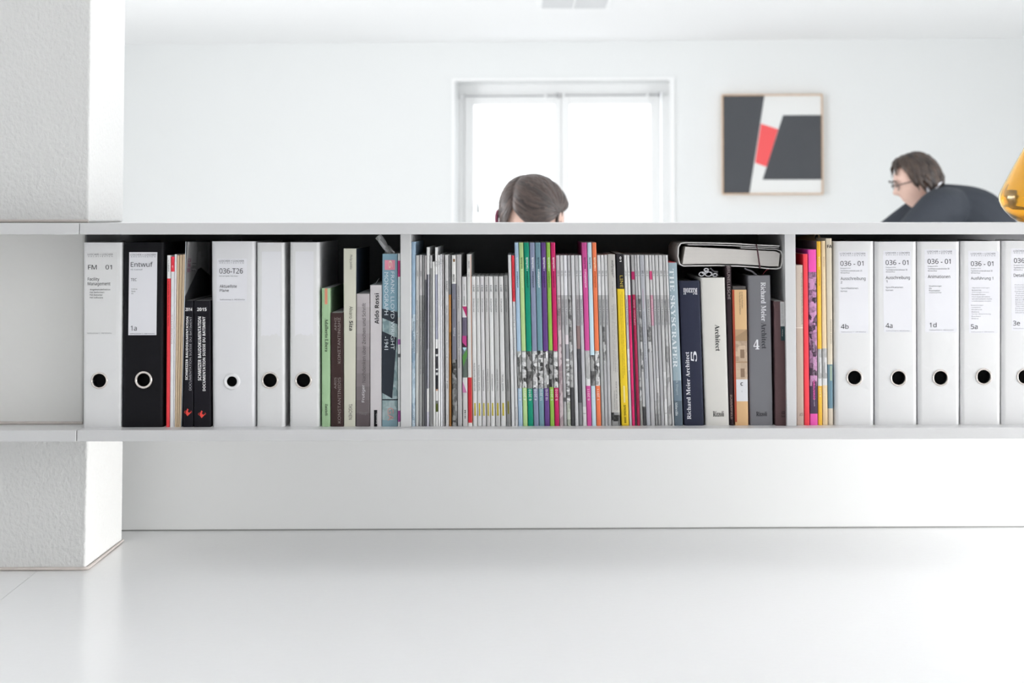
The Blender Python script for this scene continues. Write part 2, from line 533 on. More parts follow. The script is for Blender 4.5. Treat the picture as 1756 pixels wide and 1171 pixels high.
# fixed frame filling up to the reveal
wbox('frame_bar', wu0, f_l, WD, WD+.06, wz0, wz1, frame_m, win)
wbox('frame_bar', f_r, wu1, WD, WD+.06, wz0, wz1, frame_m, win)
wbox('frame_bar', f_l, f_r, WD, WD+.06, f_t, wz1, frame_m, win)
wbox('window_sill', wu0, wu1, -.03, WD+.06, wz0-.03, wz0+.01, frame_m, win)
glass = bpy.data.materials.new('window_glass')
glass.use_nodes = True
gn = glass.node_tree
gn.nodes.remove(gn.nodes['Principled BSDF'])
tr = gn.nodes.new('ShaderNodeBsdfTransparent')
gl = gn.nodes.new('ShaderNodeBsdfGlossy')
gl.inputs['Roughness'].default_value = 0.02
ms = gn.nodes.new('ShaderNodeMixShader')
ms.inputs[0].default_value = 0.06
gn.links.new(tr.outputs[0], ms.inputs[1])
gn.links.new(gl.outputs[0], ms.inputs[2])
gn.links.new(ms.outputs[0], gn.nodes['Material Output'].inputs[0])
def sash(pl_, pr_, gl_, gr_, gt):
    u0, u1 = wf(pl_, 200)[0], wf(pr_, 200)[0]
    a, b_ = wf(gl_, 200)[0], wf(gr_, 200)[0]
    zt = wf((gl_+gr_)/2, gt)[1]
    wbox('sash_bar', u0, a, WD-.012, WD+.05, wz0+.01, f_t, frame_m, win, bevel=.004)
    wbox('sash_bar', b_, u1, WD-.012, WD+.05, wz0+.01, f_t, frame_m, win, bevel=.004)
    wbox('sash_bar', a, b_, WD-.012, WD+.05, zt, f_t, frame_m, win, bevel=.004)
    wbox('sash_bar', a, b_, WD-.012, WD+.05, wz0+.01, wz0+.08, frame_m, win, bevel=.004)
    wbox('glass_pane', a-.004, b_+.004, WD+.018, WD+.024, wz0+.076, zt+.004, glass, win)
sash(797, 962.5, 812.5, 951, 179.5)
sash(963.2, 1133, 976.5, 1115, 179)
def rod(pa, pb, py):
    ua, z = wf(pa, py)
    ub, _ = wf(pb, py)
    tube('curtain_rod', [wp(ua, WD-.045, z), wp(ub, WD-.045, z)], .0050, rod_m, win, n=8)
    for u in (ua+.006, ub-.006, ub-.075):
        wbox('rod_bracket', u-.006, u+.006, WD-.055, WD-.012, z-.012, z+.014, rod_m if u > ub-.05 else frame_m, win)
rod(793, 959, 166)
rod(966, 1133, 164.5)
hu, hz = wf(820.5, 347.5)
_, hz2 = wf(820.5, 362.5)
wbox('window_handle', hu-.006, hu+.006, WD-.05, WD-.03, hz2, hz, mat('handle_grey', (.35, .36, .36), .35, metal=.7), win, bevel=.003)
wbox('handle_base', hu-.008, hu+.008, WD-.03, WD-.012, hz2-.01, hz2+.03, mat('handle_grey', (.35, .36, .36), .35, metal=.7), win)

oak = mat('pale_oak', (.62, .44, .30), 0.5, vary=0.15, scale=30)
pa = [wuv(1236.3, 163), wuv(1409.5, 162), wuv(1411, 333.3), wuv(1239.3, 334.3)]
pu0, pu1 = (pa[0][0]+pa[3][0])/2, (pa[1][0]+pa[2][0])/2
pz1, pz0 = (pa[0][1]+pa[1][1])/2, (pa[2][1]+pa[3][1])/2
art = thing('painting', 'square abstract painting of black and red shapes in a thin oak frame', 'painting', wp((pu0+pu1)/2, -.02, pz0))
fw = .0075
wbox('frame', pu0, pu0+fw, -.042, -.002, pz0, pz1, oak, art)
wbox('frame', pu1-fw, pu1, -.042, -.002, pz0, pz1, oak, art)
wbox('frame', pu0+fw, pu1-fw, -.042, -.002, pz1-fw, pz1, oak, art)
wbox('frame', pu0+fw, pu1-fw, -.042, -.002, pz0, pz0+fw, oak, art)
wbox('canvas', pu0+fw, pu1-fw, -.034, -.004, pz0+fw, pz1-fw, mat('canvas_white', (.80, .80, .79), .6), art)
def pu(px, py):                    # within the painting, from its own corners
    u = (px-1237.8)/(1410.2-1237.8)
    v = (333.8-py)/(333.8-162.5)
    return pu0+(pu1-pu0)*u, pz0+(pz1-pz0)*v
def shape(name, poly, m, d=-.0352):
    n = len(poly)
    q = [pu(*p) for p in poly]
    q = [(min(max(u, pu0+fw), pu1-fw), min(max(z, pz0+fw), pz1-fw)) for u, z in q]
    vs = [wp(u, d, z) for u, z in q] + [wp(u, d+.0012, z) for u, z in q]
    fs = [tuple(range(n)), tuple(reversed(range(n, 2*n)))] + [(i, n+i, n+(i+1) % n, (i+1) % n) for i in range(n)]
    return mesh(name, vs, fs, m, art)
blk = mat('painted_charcoal', hexlin('#46484d', 1.0), .6, vary=.04, scale=8)
shape('black_shape', [(1237, 330), (1237, 160), (1311, 160), (1284.5, 336), (1237, 336)], blk)
shape('red_shape', [(1304.6, 212.5), (1294.3, 279.5), (1314, 286.5), (1334.2, 222.3)], mat('painted_red', hexlin('#fb5a5c', 1.0), .6))
shape('black_shape', [(1342.6, 198.3), (1307, 308.3), (1412, 308.3), (1412, 198.3)], blk)

# ceiling vent with two grey panels
def cv(px, py): return at_z(px, py, CEIL)
vent = thing('ceiling_vent', 'white square ceiling vent with two grey panels above the window', 'vent', cv(985, 2))
yf_ = cv(985, 11).y
ax, bx_ = cv(929, 11).x, cv(1037.5, 11).x
c0, c1 = cv(981.5, 11).x, cv(985.5, 11).x
YN = yf_-.42
box('frame', ax-.02, bx_+.02, YN-.02, yf_+.02, CEIL-.006, CEIL, mat('vent_white', (.85, .85, .85), .4), vent)
vg = mat('vent_grey', (.60, .605, .615), .5)
box('vent_panel', ax, c0, YN, yf_, CEIL-.010, CEIL-.006, vg, vent)
box('vent_panel', c1, bx_, YN, yf_, CEIL-.010, CEIL-.006, vg, vent)

# ------------------------------------------------------------------ binders, books, magazines
ZS = zbt                           # they stand on the shelf's bottom board
class Vol:
    """something standing in the row: side lines measured at its top and at the shelf"""
    def __init__(s, ytop, top, bot, front=0.0, depth=.21):
        cx = (top[0]+top[1])/2
        s.front = DB - front
        s.depth = depth
        s.zt = at(cx, ytop, DB).z
        s.ytop = ytop
        g = .00028
        s.xa = (at(bot[0], 733, DB).x+g, at(top[0], ytop, DB).x+g)
        s.xb = (at(bot[1], 733, DB).x-g, at(top[1], ytop, DB).x-g)
        s.px = (bot[0]+bot[1])/2
        s.pxt = cx
    def f(s, z): return (z-ZS)/(s.zt-ZS)
    def xl(s, z): return s.xa[0]+(s.xa[1]-s.xa[0])*s.f(z)
    def xr(s, z): return s.xb[0]+(s.xb[1]-s.xb[0])*s.f(z)
    def z(s, py):
        t = (733.0-py)/(733.0-s.ytop)
        return ZS+(s.zt-ZS)*t if -0.02 <= t <= 1.02 else at(s.px, py, DB).z
    def base(s): return ((s.xa[0]+s.xb[0])/2, s.front+s.depth/2, ZS)

def cover(V, parent, bands, t, r, side=None, hole=None, name='cover', seg=3, open_back=True):
    """a spine with two boards; bands = [(z_low, material)...] from the bottom up"""
    D = V.depth
    mats, idx, faces, verts = [], [], [], []
    def mi(m):
        if m not in mats: mats.append(m)
        return mats.index(m)
    cuts = sorted(set([ZS, V.zt] + [max(ZS, min(V.zt, b_[0])) for b_ in bands] + ([hole[1]-hole[3], hole[1]+hole[3]] if hole else [])))
    cuts = [c for i, c in enumerate(cuts) if i == 0 or c-cuts[i-1] > 1e-6]
    out = [('L', 0, D), ('L', 0, r)]
    for i in range(1, seg):
        a = pi/2*i/seg
        out.append(('L', r-r*math.cos(a), r-r*math.sin(a)))
    out.append(('L', r, 0))
    out += [('R', o, y) for (_, o, y) in reversed(out)]
    inn = [('L', t, D), ('L', t, max(t, r*.6)), ('L', max(t, r*.6), t)]
    inn += [('R', o, y) for (_, o, y) in reversed(inn)]
    def P(p, z):
        x = V.xl(z)+p[1] if p[0] == 'L' else V.xr(z)-p[1]
        return (x, V.front+p[2], z)
    no = len(out)
    grid = [[len(verts)+k for k in range(no)] for z in cuts]
    verts = [P(p, z) for z in cuts for p in out]
    grid = [[j*no+k for k in range(no)] for j in range(len(cuts))]
    def bm_at(z):
        m = bands[0][1]
        for zl, mm in bands:
            if z >= zl-1e-7: m = mm
        return m
    half = no//2
    for j in range(len(cuts)-1):
        zc = (cuts[j]+cuts[j+1])/2
        m = bm_at(zc)
        for k in range(no-1):
            if hole and k == half-1 and abs(zc-hole[1]) < hole[3]*.99:
                continue
            faces.append((grid[j][k], grid[j][k+1], grid[j+1][k+1], grid[j+1][k]))
            idx.append(mi(side if side and (k == 0 or k == no-2) else m))
    inner_m = mi(side or bands[0][1])
    zi = [ZS, V.zt]
    k0 = len(verts)
    ni = len(inn)
    verts += [P(p, z) for z in zi for p in inn]
    for k in range(ni-1):
        if hole and k == ni//2-1:
            continue
        faces.append((k0+k, k0+ni+k, k0+ni+k+1, k0+k+1)); idx.append(inner_m)
    # caps and back edges
    for zj, j, kk in ((0, 0, k0), (1, len(cuts)-1, k0+ni)):
        poly = [grid[j][k] for k in range(no)] + [kk+k for k in reversed(range(ni))]
        faces.append(tuple(poly) if zj == 1 else tuple(reversed(poly))); idx.append(mi(bm_at(V.zt-1e-5 if zj else ZS)))
    faces.append(tuple(grid[j][0] for j in range(len(cuts)))[::-1] + (k0, k0+ni)[::1] if False else (grid[-1][0], grid[0][0], k0, k0+ni)); idx.append(inner_m)
    faces.append((grid[0][no-1], grid[-1][no-1], k0+2*ni-1, k0+ni-1)); idx.append(inner_m)
    if hole:
        hx, hzv, hr, hc = hole
        j0 = min(range(len(cuts)), key=lambda j: abs(cuts[j]-(hzv-hc)))
        j1 = j0+1
        a, b_, c, d = grid[j0][half-1], grid[j0][half], grid[j1][half], grid[j1][half-1]
        N = 32
        kc = len(verts)
        for y in (V.front, V.front+t):
            for i in range(N):
                an = 2*pi*i/N
                verts.append((hx+hr*math.cos(an), y, hzv+hr*math.sin(an)))
        # front: four sectors between the cell's corners and the circle
        corner = [b_, c, d, a]           # at -45, 45, 135, 225 degrees
        mm = mi(bm_at(hzv))
        for q in range(4):
            i0 = (q*N//4 - N//8) % N
            ring = [kc+(i0+i) % N for i in range(N//4+1)]
            A, B = corner[q], corner[(q+1) % 4]
            mid = N//8
            for i in range(N//4):
                faces.append((A if i < mid else B, ring[i+1], ring[i])[::-1]); idx.append(mm)
            faces.append((A, B, ring[mid])); idx.append(mm)
        for i in range(N):
            faces.append((kc+i, kc+(i+1) % N, kc+N+(i+1) % N, kc+N+i)); idx.append(mm)
        # inner face round the hole
        a, b_, c, d = k0+ni//2-1, k0+ni//2, k0+ni+ni//2, k0+ni+ni//2-1
        corner = [b_, c, d, a]
        for q in range(4):
            i0 = (q*N//4 - N//8) % N
            ring = [kc+N+(i0+i) % N for i in range(N//4+1)]
            A, B = corner[q], corner[(q+1) % 4]
            mid = N//8
            for i in range(N//4):
                faces.append((A if i < mid else B, ring[i], ring[i+1])[::-1]); idx.append(inner_m)
            faces.append((B, A, ring[mid])); idx.append(inner_m)
    o = mesh(name, verts, faces, mats, parent, smooth=True, sharp=0.62, idx=idx)
    return o
def pages(V, parent, t, inset, m, name='page_block', back=.002, side=.0):
    z0, z1 = ZS+inset*.6+.0002, V.zt-inset-.0002
    y0, y1 = V.front+t+.0004, V.front+V.depth-back
    e = t+side+.0001
    if V.xr(z0)-V.xl(z0) < 2.4*e or V.xr(z1)-V.xl(z1) < 2.4*e:
        e = 0.28*min(V.xr(z0)-V.xl(z0), V.xr(z1)-V.xl(z1))
    return hexa(name, [(V.xl(z0)+e, y0, z0), (V.xr(z0)-e, y0, z0), (V.xr(z0)-e, y1, z0), (V.xl(z0)+e, y1, z0),
                       (V.xl(z1)+e, y0, z1), (V.xr(z1)-e, y0, z1), (V.xr(z1)-e, y1, z1), (V.xl(z1)+e, y1, z1)], m, parent)
page_m = mat('page_paper', (.72, .70, .66), .8)
page_w = mat('page_paper_white', (.80, .80, .79), .8)
def spine_text(V, parent, s, u0, u1, y0, y1, rot=90, color='#2a2b30', bold=0.004, name='lettering', font='sans'):
    uv, fs = glyphs(s, bold, font=font)
    uv = rotuv(uv, rot)
    vs = []
    za, zb = V.z(y1), V.z(y0)
    for u, v in uv:
        z = za+(zb-za)*v
        xl, xr = V.xl(z), V.xr(z)
        vs.append((xl+(xr-xl)*(u0+(u1-u0)*u), V.front-.0004, z))
    return mesh(name, vs, fs, ink(color), parent)
def spine_patch(V, parent, poly, m, lift=.00025, name='printed_panel'):
    """flat printed polygon on a spine; poly in (u across, photo y)"""
    vs = []
    for u, y in poly:
        z = V.z(y)
        vs.append((V.xl(z)+(V.xr(z)-V.xl(z))*u, V.front-lift, z))
    n = len(vs)
    area2 = sum(vs[i][0]*vs[(i+1) % n][2]-vs[(i+1) % n][0]*vs[i][2] for i in range(n))
    f = tuple(range(n)) if area2 > 0 else tuple(reversed(range(n)))
    return mesh(name, vs, [f], m, parent)
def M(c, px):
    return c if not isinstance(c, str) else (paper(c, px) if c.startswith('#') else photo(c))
def volume(name, label, cat, ytop, top, bot, bands, texts=(), group=None, front=0.0, depth=.21, t=.0004, r=None,
           inset=0.0, side=None, patches=(), page=None):
    V = Vol(ytop, top, bot, front, depth)
    w_ = min(V.xb[0]-V.xa[0], V.xb[1]-V.xa[1])
    t = min(t, w_*.2)
    if r is None:
        r = min(.0020, w_*.30)
    o = thing(name, label, cat, V.base(), group)
    # bands given from the top down as (lower photo y, colour)
    bl = []
    for (yl, c) in bands:
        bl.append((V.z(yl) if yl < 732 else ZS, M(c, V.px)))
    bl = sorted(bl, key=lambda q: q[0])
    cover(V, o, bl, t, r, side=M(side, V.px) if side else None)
    pages(V, o, t, inset, page or page_w)
    for p in patches:
        spine_patch(V, o, p[0], M(p[1], V.px), **(p[2] if len(p) > 2 else {}))
    for tx in texts:
        spine_text(V, o, *tx[:6], **(tx[6] if len(tx) > 6 else {}))
    return V, o

# ---- lever arch binders
bwhite = mat('binder_white', (.78, .78, .785), .32)
bwhite2 = mat('binder_white_cool', (.79, .79, .81), .22)
bblack = mat('binder_black', (.008, .0078, .010), .5, spec=.14)
binner = mat('hole_shade_black', (.012, .012, .013), .7)
label_m = mat('label_paper', (.80, .80, .84), .55)
label_g = mat('label_paper_grey', (.76, .76, .76), .55)
ring_m = mat('ring_nickel', (.78, .72, .68), .25, metal=.9)
ring_w = mat('ring_white', (.82, .82, .83), .3)
def binder(label, ytop, top, bot, m, hole, lab, texts, hr=.0116, ring_r=.0022, rm=None, group=None, r=.0065, label_mat=None, ragged=False, front=0.0):
    V = Vol(ytop, top, bot, front, .288)
    o = thing('ring_binder', label, 'binder', V.base(), group)
    hp = at(hole[0], hole[1], V.front)
    cell = .022
    # keep the cell wide as the flat part of the spine
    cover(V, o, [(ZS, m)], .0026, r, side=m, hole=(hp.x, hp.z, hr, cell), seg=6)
    zt = V.zt-.012
    pages(V, o, .03, .012, page_w, name='paper_stack', back=.012, side=-.024)
    # black cup added behind the finger hole, standing in for its unlit depth
    N = 24
    vs = [(hp.x+(hr+.0008)*math.cos(2*pi*i/N), V.front+y, hp.z+(hr+.0008)*math.sin(2*pi*i/N)) for y in (.0028, .026) for i in range(N)]
    fs = [(i, N+i, N+(i+1) % N, (i+1) % N) for i in range(N)] + [tuple(N+i for i in range(N))]
    mesh('hole_dark_cup', vs, fs, binner, o)
    # turned ring
    pts = [(hp.x+(hr+ring_r*.55)*math.cos(2*pi*i/32), V.front-.0004, hp.z+(hr+ring_r*.55)*math.sin(2*pi*i/32)) for i in range(32)]
    tube('finger_ring', pts, ring_r*.75, rm or ring_m, o, n=8, closed=True)
    if lab:
        a, b_ = at(lab[0], lab[3], V.front), at(lab[2], lab[1], V.front)
        Y = V.front-.0002
        if ragged:
            n = 9
            rr = random.Random(lab[0])
            pts = [(b_.x, Y, b_.z), (a.x, Y, b_.z)]
            for i in range(n+1):
                pts.append((a.x+(b_.x-a.x)*i/n, Y, a.z+(rr.random()*.006 if 0 < i < n else 0)))
            mesh('paper_label', pts, [tuple(range(len(pts)))], label_mat or label_m, o)['label'] = 'torn label remains'
        else:
            mesh('paper_label', [(a.x, Y, a.z), (b_.x, Y, a.z), (b_.x, Y, b_.z), (a.x, Y, b_.z)], [(0, 1, 2, 3)], label_mat or label_m, o)
    for tx in texts:
        s, x0, y0, x1, y1 = tx[:5]
        kw = tx[5] if len(tx) > 5 else {}
        lettering(o, s, x0, y0, x1, y1, V.front-.0005, **kw)
    return V, o
GT = dict(color='#6a6a72')
G2 = dict(color='#8a8a92')
def firm(x0, x1, y):
    return [('LÜSCHER + LÜSCHER', x0, y, x1, y+3.4, GT), ('A R C H I T E K T E N', x0+.5, y+4.4, x1-.3, y+6.4, G2)]
GW = 'white ring binders on the shelf'
binder('grey-white ring binder marked FM 01, first on the shelf beside the pillar', 415.8, (142.6, 210.6), (141.6, 208.2), bwhite, (170.2, 652.5),
       (145.5, 432, 200.5, 574.5),
       firm(150.5, 193.5, 434.2) + [('FM', 151, 454.3, 165.8, 462), ('01', 181, 454.3, 191.8, 462),
        ('Facility', 150.4, 475.6, 170.3, 482.8), ('Management', 150.4, 483.6, 189.2, 491),
        ('Angebotsdefinition', 154, 495, 189, 498.6), ('FM Definition', 154, 499.8, 178.5, 502.6), ('FM Anbieter', 154, 504.3, 176, 507.1),
        ('FM Software', 154, 508.8, 176.5, 511.6), ('Stadthausstrasse 12 · 8400 Winterthur', 149.5, 570, 192, 572.3, GT)],
       group=GW, label_mat=label_g)
binder('black ring binder with a pale label reading Entwuf and 1a', 415.6, (211, 281), (208.8, 280), bblack, (246.3, 651.3),
       (220, 432.3, 269.8, 574.6),
       firm(223.5, 267, 434.8) + [('Entwuf', 224.2, 449, 262, 457.5), ('HS Gotthelf', 224.2, 460.9, 244.5, 463.3, GT), ('TEC', 224.2, 477, 234.4, 481.8),
        ('Vorabzug', 225, 494.4, 235, 496.9), ('Skizzen', 225.2, 498.2, 232.3, 500.6), ('div.', 225.2, 502.2, 229.4, 504.3),
        ('1a', 224, 558.5, 234.5, 567), ('Stadthausstrasse 12 · 8400 Winterthur', 223, 571, 266, 573, GT)], ring_r=.003, hr=.0112)
binder('glossy white plastic ring binder labelled 036-T26 Aktuellste Pläne', 413.8, (361.8, 438.6), (363.4, 438), bwhite2, (397.8, 654),
       (371.5, 443.5, 423.5, 517),
       firm(375.5, 418.3, 445.4) + [('036-T26', 376.2, 460, 416.5, 469), ('Bauprojekt Neubau', 376.2, 472.4, 408, 474.6),
        ('Aktuellste', 376.5, 488, 406, 493.4), ('Pläne', 376.7, 495.3, 392.4, 500.3), ('Stadthausstrasse 12 · 8400 Winterthur', 377, 512.4, 420.3, 514.6, GT)],
       hr=.0092, ring_r=.004, rm=ring_w, group=GW, r=.009)
binder('narrow white ring binder with torn label, beside the 036-T26 binder', 415.8, (440, 488), (440, 489), bwhite, (463, 652), (448, 431.5, 482, 576.5), [],
       group=GW, ragged=True, label_mat=mat('label_torn', (.83, .83, .86), .6))
binder('narrow white ring binder with torn label, beside the green book', 415.4, (496.8, 548.2), (496.4, 549), bwhite, (520.3, 652), (505.5, 431, 538, 577), [],
       group=GW, ragged=True, label_mat=mat('label_torn', (.83, .83, .86), .6))
def adr(x0, y, f=1.0):
    return [('Doppel EFH', x0, y, x0+17, y+2.4, GT), ('Tachlisbrunnenstrasse 35', x0, y+3.8, x0+37, y+6.4, GT), ('Winterthur', x0, y+7.6, x0+16, y+9.8, GT)]
binder('white ring binder labelled 036-01 Ausschreibung 2, marked 4b', 413.7, (1429.4, 1499.3), (1431, 1499.5), bwhite, (1465.2, 647.4), (1439, 431, 1488, 571.5),
       firm(1440.5, 1484, 432.8) + [('036 - 01', 1441.2, 447.5, 1480.6, 455.8)] + adr(1441.3, 459) +
       [('Ausschreibung', 1441.5, 474.6, 1484.3, 481.8), ('2', 1441.7, 481.9, 1444.4, 486), ('Spezifikationen', 1441.7, 492.6, 1471.6, 496.4, GT),
        ('Normen', 1441.7, 497.8, 1452.6, 500.6, GT), ('4b', 1442, 555.5, 1455.2, 564), ('Stadthausstrasse 12 · 8400 Winterthur', 1442.5, 568, 1485, 570, G2)], group=GW, r=.008)
binder('white ring binder labelled 036-01 Ausschreibung 1, marked 4a', 414.2, (1500, 1572.6), (1500.6, 1573.6), bwhite, (1540.8, 648), (1515.5, 430, 1562, 569.5),
       firm(1518.6, 1560, 431.6) + [('036 - 01', 1518.8, 446, 1557.6, 454.3)] + adr(1519, 457.4) +
       [('Ausschreibung', 1519, 473, 1560.2, 480.2), ('1', 1519.6, 480.6, 1521.6, 484.6), ('Spezifikationen', 1519, 491, 1548.4, 494.8, GT),
        ('Normen', 1519, 496.2, 1531.4, 499, GT), ('4a', 1518.8, 554, 1530.4, 562.4), ('Stadthausstrasse 12 · 8400 Winterthur', 1519.5, 566.2, 1560, 568.2, G2)], group=GW, r=.008)
binder('white ring binder labelled 036-01 Animationen, marked 1d', 414.2, (1573, 1646.6), (1574.4, 1646.4), bwhite, (1612.8, 647.8), (1586.5, 427.5, 1640, 569.5),
       firm(1590, 1632.5, 429.2) + [('036 - 01', 1590.8, 444, 1630.2, 452.4)] + adr(1591, 455.6) +
       [('Animationen', 1591.2, 471.4, 1629.4, 476.9), ('Visualisierungen', 1593, 489.3, 1614.4, 492), ('CDs', 1593.2, 493.4, 1597.6, 495.6),
        ('Präsentation', 1593.2, 497, 1611.6, 499.4), ('Umgebungsbilder', 1593.2, 500.6, 1614.6, 503), ('1d', 1594, 553, 1606, 561.2),
        ('Stadthausstrasse 12 · 8400 Winterthur', 1593.6, 564.6, 1635.6, 566.8, G2)], group=GW, r=.008)
lines5 = ['Allgemeine Unterlagen', 'Baubeschrieb', 'Öffnungen innen', 'Fensterlisten', 'HLS Koordination', 'Schreinerarbeiten Küche', 'Umgebungsplan Ausgabe']
lines5b = ['Besprechungen', 'Fachplaner', 'Bauphysik', 'Elektro', 'Sanitär Besprechung', 'Bauherr', 'Diverse']
w5 = [30, 16, 29, 23, 31, 34, 33]
w5b = [20, 16, 18, 13, 33, 16, 12]
binder('white ring binder labelled 036-01 Ausführung 1, marked 5a', 413.4, (1647.4, 1717.4), (1647.4, 1716.8), bwhite, (1687, 645.8), (1661.5, 430.5, 1713, 571),
       firm(1664.8, 1707, 433) + [('036 - 01', 1665, 448, 1703.4, 456.2)] + adr(1665, 459.2) + [('Ausführung 1', 1665, 474.4, 1703.2, 481)] +
       [(s, 1666.6, 492.6+3.75*i, 1666.6+w5[i], 494.8+3.75*i, G2) for i, s in enumerate(lines5)] +
       [(s, 1665 + (1.2 if i else 0), 522.4+3.75*i, 1666+w5b[i], 524.6+3.75*i, G2) for i, s in enumerate(lines5b)] +
       [('5a', 1665, 556, 1676.4, 564.2), ('Stadthausstrasse 12 · 8400 Winterthur', 1665.4, 568, 1705, 569.8, G2)], group=GW, r=.008)
lines3 = ['Detailpläne', 'Installationen', 'Treppendetail', 'Geländer', 'Türen', 'Fenster', 'Küche', 'Bad', 'Dach', 'Boden', 'Terrasse', 'Einbauten', 'Fassade', 'Diverses']
binder('white ring binder labelled 036-01 Detail, marked 3e, cut by the right picture edge', 413.0, (1718.2, 1790), (1717.6, 1790), bwhite, (1757.4, 646), (1735, 426, 1784, 567),
       firm(1738, 1780, 428.2) + [('036 - 01', 1738.8, 442.6, 1777.5, 450.8)] + adr(1738.4, 453.8) + [('Detailpläne', 1738.4, 469, 1773, 476.4)] +
       [(s, 1740 + (1.5 if i > 3 else 0), 487.4+3.65*i, 1752+len(s)*1.2, 489.5+3.65*i, G2) for i, s in enumerate(lines3)] +
       [('3e', 1737.4, 550, 1749, 558.2), ('Stadthausstrasse 12 · 8400 Winterthur', 1737.6, 562, 1778, 564, G2)], group=GW, r=.008)

JR = 'magazines in the rows on the shelf'
BK = 'books on the shelf'
W = '#c9c9c9'
# ---- left bay -------------------------------------------------------------
volume('magazine', 'slim red-spined magazine with white top beside the black binder', 'magazine', 437.7, (286.2, 292.8), (284.6, 290.7),
       [(477.7, '#d4d2d2'), (733, '#d8353c')], [('2009 | 1', .3, .7, 447, 466), ('WERK, BAUEN UND WOHNEN', .35, .68, 482, 560, 90, dict(color='#7a1a20'))], group=JR, depth=.215)
volume('magazine', 'slim white magazine with a short red top block on its spine', 'magazine', 440, (293, 299.2), (290.9, 297.4),
       [(466, '#cf3040'), (733, '#c2c2c4')], [('4', .35, .65, 455, 459.5, 90, dict(color='#ffffff')), ('BAUMEISTER', .3, .55, 540, 590, 90, dict(color='#c08088'))], group=JR, depth=.21)
volume('magazine', 'very thin pale lilac magazine between red-topped magazine and tan journals', 'magazine', 436, (299.4, 303.2), (297.6, 299.4), [(733, '#c6c4cc')], group=JR, depth=.215)
tx_ = [(303.4, 307.4), (307.6, 312.8), (313, 317.4)]
bx2 = [(299.6, 303), (303.1, 306.6), (306.7, 310)]
for i, (lb, c) in enumerate([('leftmost of three tan journals in front of the 2014 black book', '#b5a28a'), ('middle one of three tan journals left of the 2014 black book', '#a8957c'),
                             ('rightmost of three tan journals, against the leaning grey magazine', '#ab9880')]):
    volume('journal', lb, 'journal', 437.4-i*.6, tx_[i], bx2[i], [(733, c)], group='tan journals in the left bay', depth=.205)
V, o = volume('magazine', 'leaning magazine with drooping grey photo cover above the black books', 'magazine', 414.4, (317.8, 319.6), (310.3, 311.5),
              [(733, '#bfc3c8')], group=JR, depth=.22, r=.0004, side='#39393c')  # dark sides carry the shade below the drooping cover as colour
hinge = lambda py, dy=0.0: Vector((V.xr(V.z(py)) + .0002, V.front+dy, V.z(py)))
rows = []
for i in range(9):
    k = i/8
    topx, topz = at(321.2+k*40, 414.6, DB+.20*k), None
    low = at(317+44*k, (508-52*(k/.56)) if k < .56 else (456+17*(k-.56)/.44), DB+.20*k)
    r_ = []
    for j in range(7):
        q = j/6
        p = topx.lerp(low, q)
        p.y += .006*math.sin(pi*q)*math.sin(pi*k)
        r_.append(p)
    rows.append(r_)
flap = sheet('front_cover', rows, photo('cover'), o, thick=.0004)
flap['label'] = 'grey photo cover hanging open'
for (s, x0, y0, x1, y1, c, k) in [('LIV', 322.5, 443, 327.8, 449.5, '#8c4a68', .1), ('ING', 322, 451.5, 327, 457.5, '#8c4a68', .1), ('BOX', 321.4, 460.2, 326.4, 466.6, '#8c4a68', .1),
                                   ('archithese', 329.4, 450.4, 336.5, 452.6, '#1c1c20', .3), ('3.2012', 328.8, 455.4, 336, 460.2, '#1c1c20', .3), ('Wohnen', 328.4, 462.6, 335.2, 465, '#1c1c20', .3)]:
    kk = (x0-321.2)/40
    uv, fs = glyphs(s, .02)
    pts = []
    for u, v in uv:
        q = at(x0+(x1-x0)*u, y1+(y0-y1)*v, DB+.20*max(0, ((x0+(x1-x0)*u)-320)/41)-.006)
        pts.append(q)
    mesh('lettering', pts, fs, ink(c), o)
BB = '#19181d'
emblem_r = mat('emblem_red', hexlin('#d8392f', .65), .5)
def emblem(V, o, x, y):
    wd_ = V.pxt - V.px
    u = lambda dx, dy: ((x+dx)-(V.px-V.w2))/(2*V.w2)
    V.w2 = (at(0, 0, DB).x, (V.xb[0]-V.xa[0])/2*F/DB)[1]
    P_ = lambda pts: [(u(dx, dy), y+dy) for dx, dy in pts]
    spine_patch(V, o, P_([(0, -6.6), (-3.1, -.6), (-2.4, 3), (0, 6.6), (5.4, 1.2), (5.4, -.6)]), emblem_r, name='emblem')
    spine_patch(V, o, P_([(3, -5.6), (.4, -2.2), (3, 1.4), (6, -2.2)]), paper('#241c20', 330), lift=.0004, name='emblem')
    spine_patch(V, o, P_([(-3.2, -3.4), (-6, -.2), (-3.2, 2.6), (-3.2, 1.8), (-5.2, -.2), (-3.2, -2.6)]), emblem_r, lift=.0003, name='emblem')
    spine_patch(V, o, P_([(5.8, -3.2), (7.6, -.8), (5.8, 1.6), (5.8, .9), (6.9, -.8), (5.8, -2.4)]), emblem_r, lift=.0003, name='emblem')
WH = dict(color='#ffffff', bold=.012)
GY = dict(color='#b0b0b6', bold=.004)
V, o = volume('book', 'thick black building-documentation book dated 2014, leaning against its 2015 twin', 'book', 515.4, (316.8, 331.8), (313, 331.4), [(733, BB)],
       [('2014', .08, .88, 527.6, 533.4, 0, WH), ('SCHWEIZER BAUDOKUMENTATION', .19, .45, 543, 652, 90, WH), ('DOCUMENTATION SUISSE DU BATIMENT', .58, .82, 543, 670, 90, GY)],
       group=BK, depth=.28, t=.0012, page=mat('page_grey', (.2, .2, .2), .7))
emblem(V, o, 321.3, 707.6)
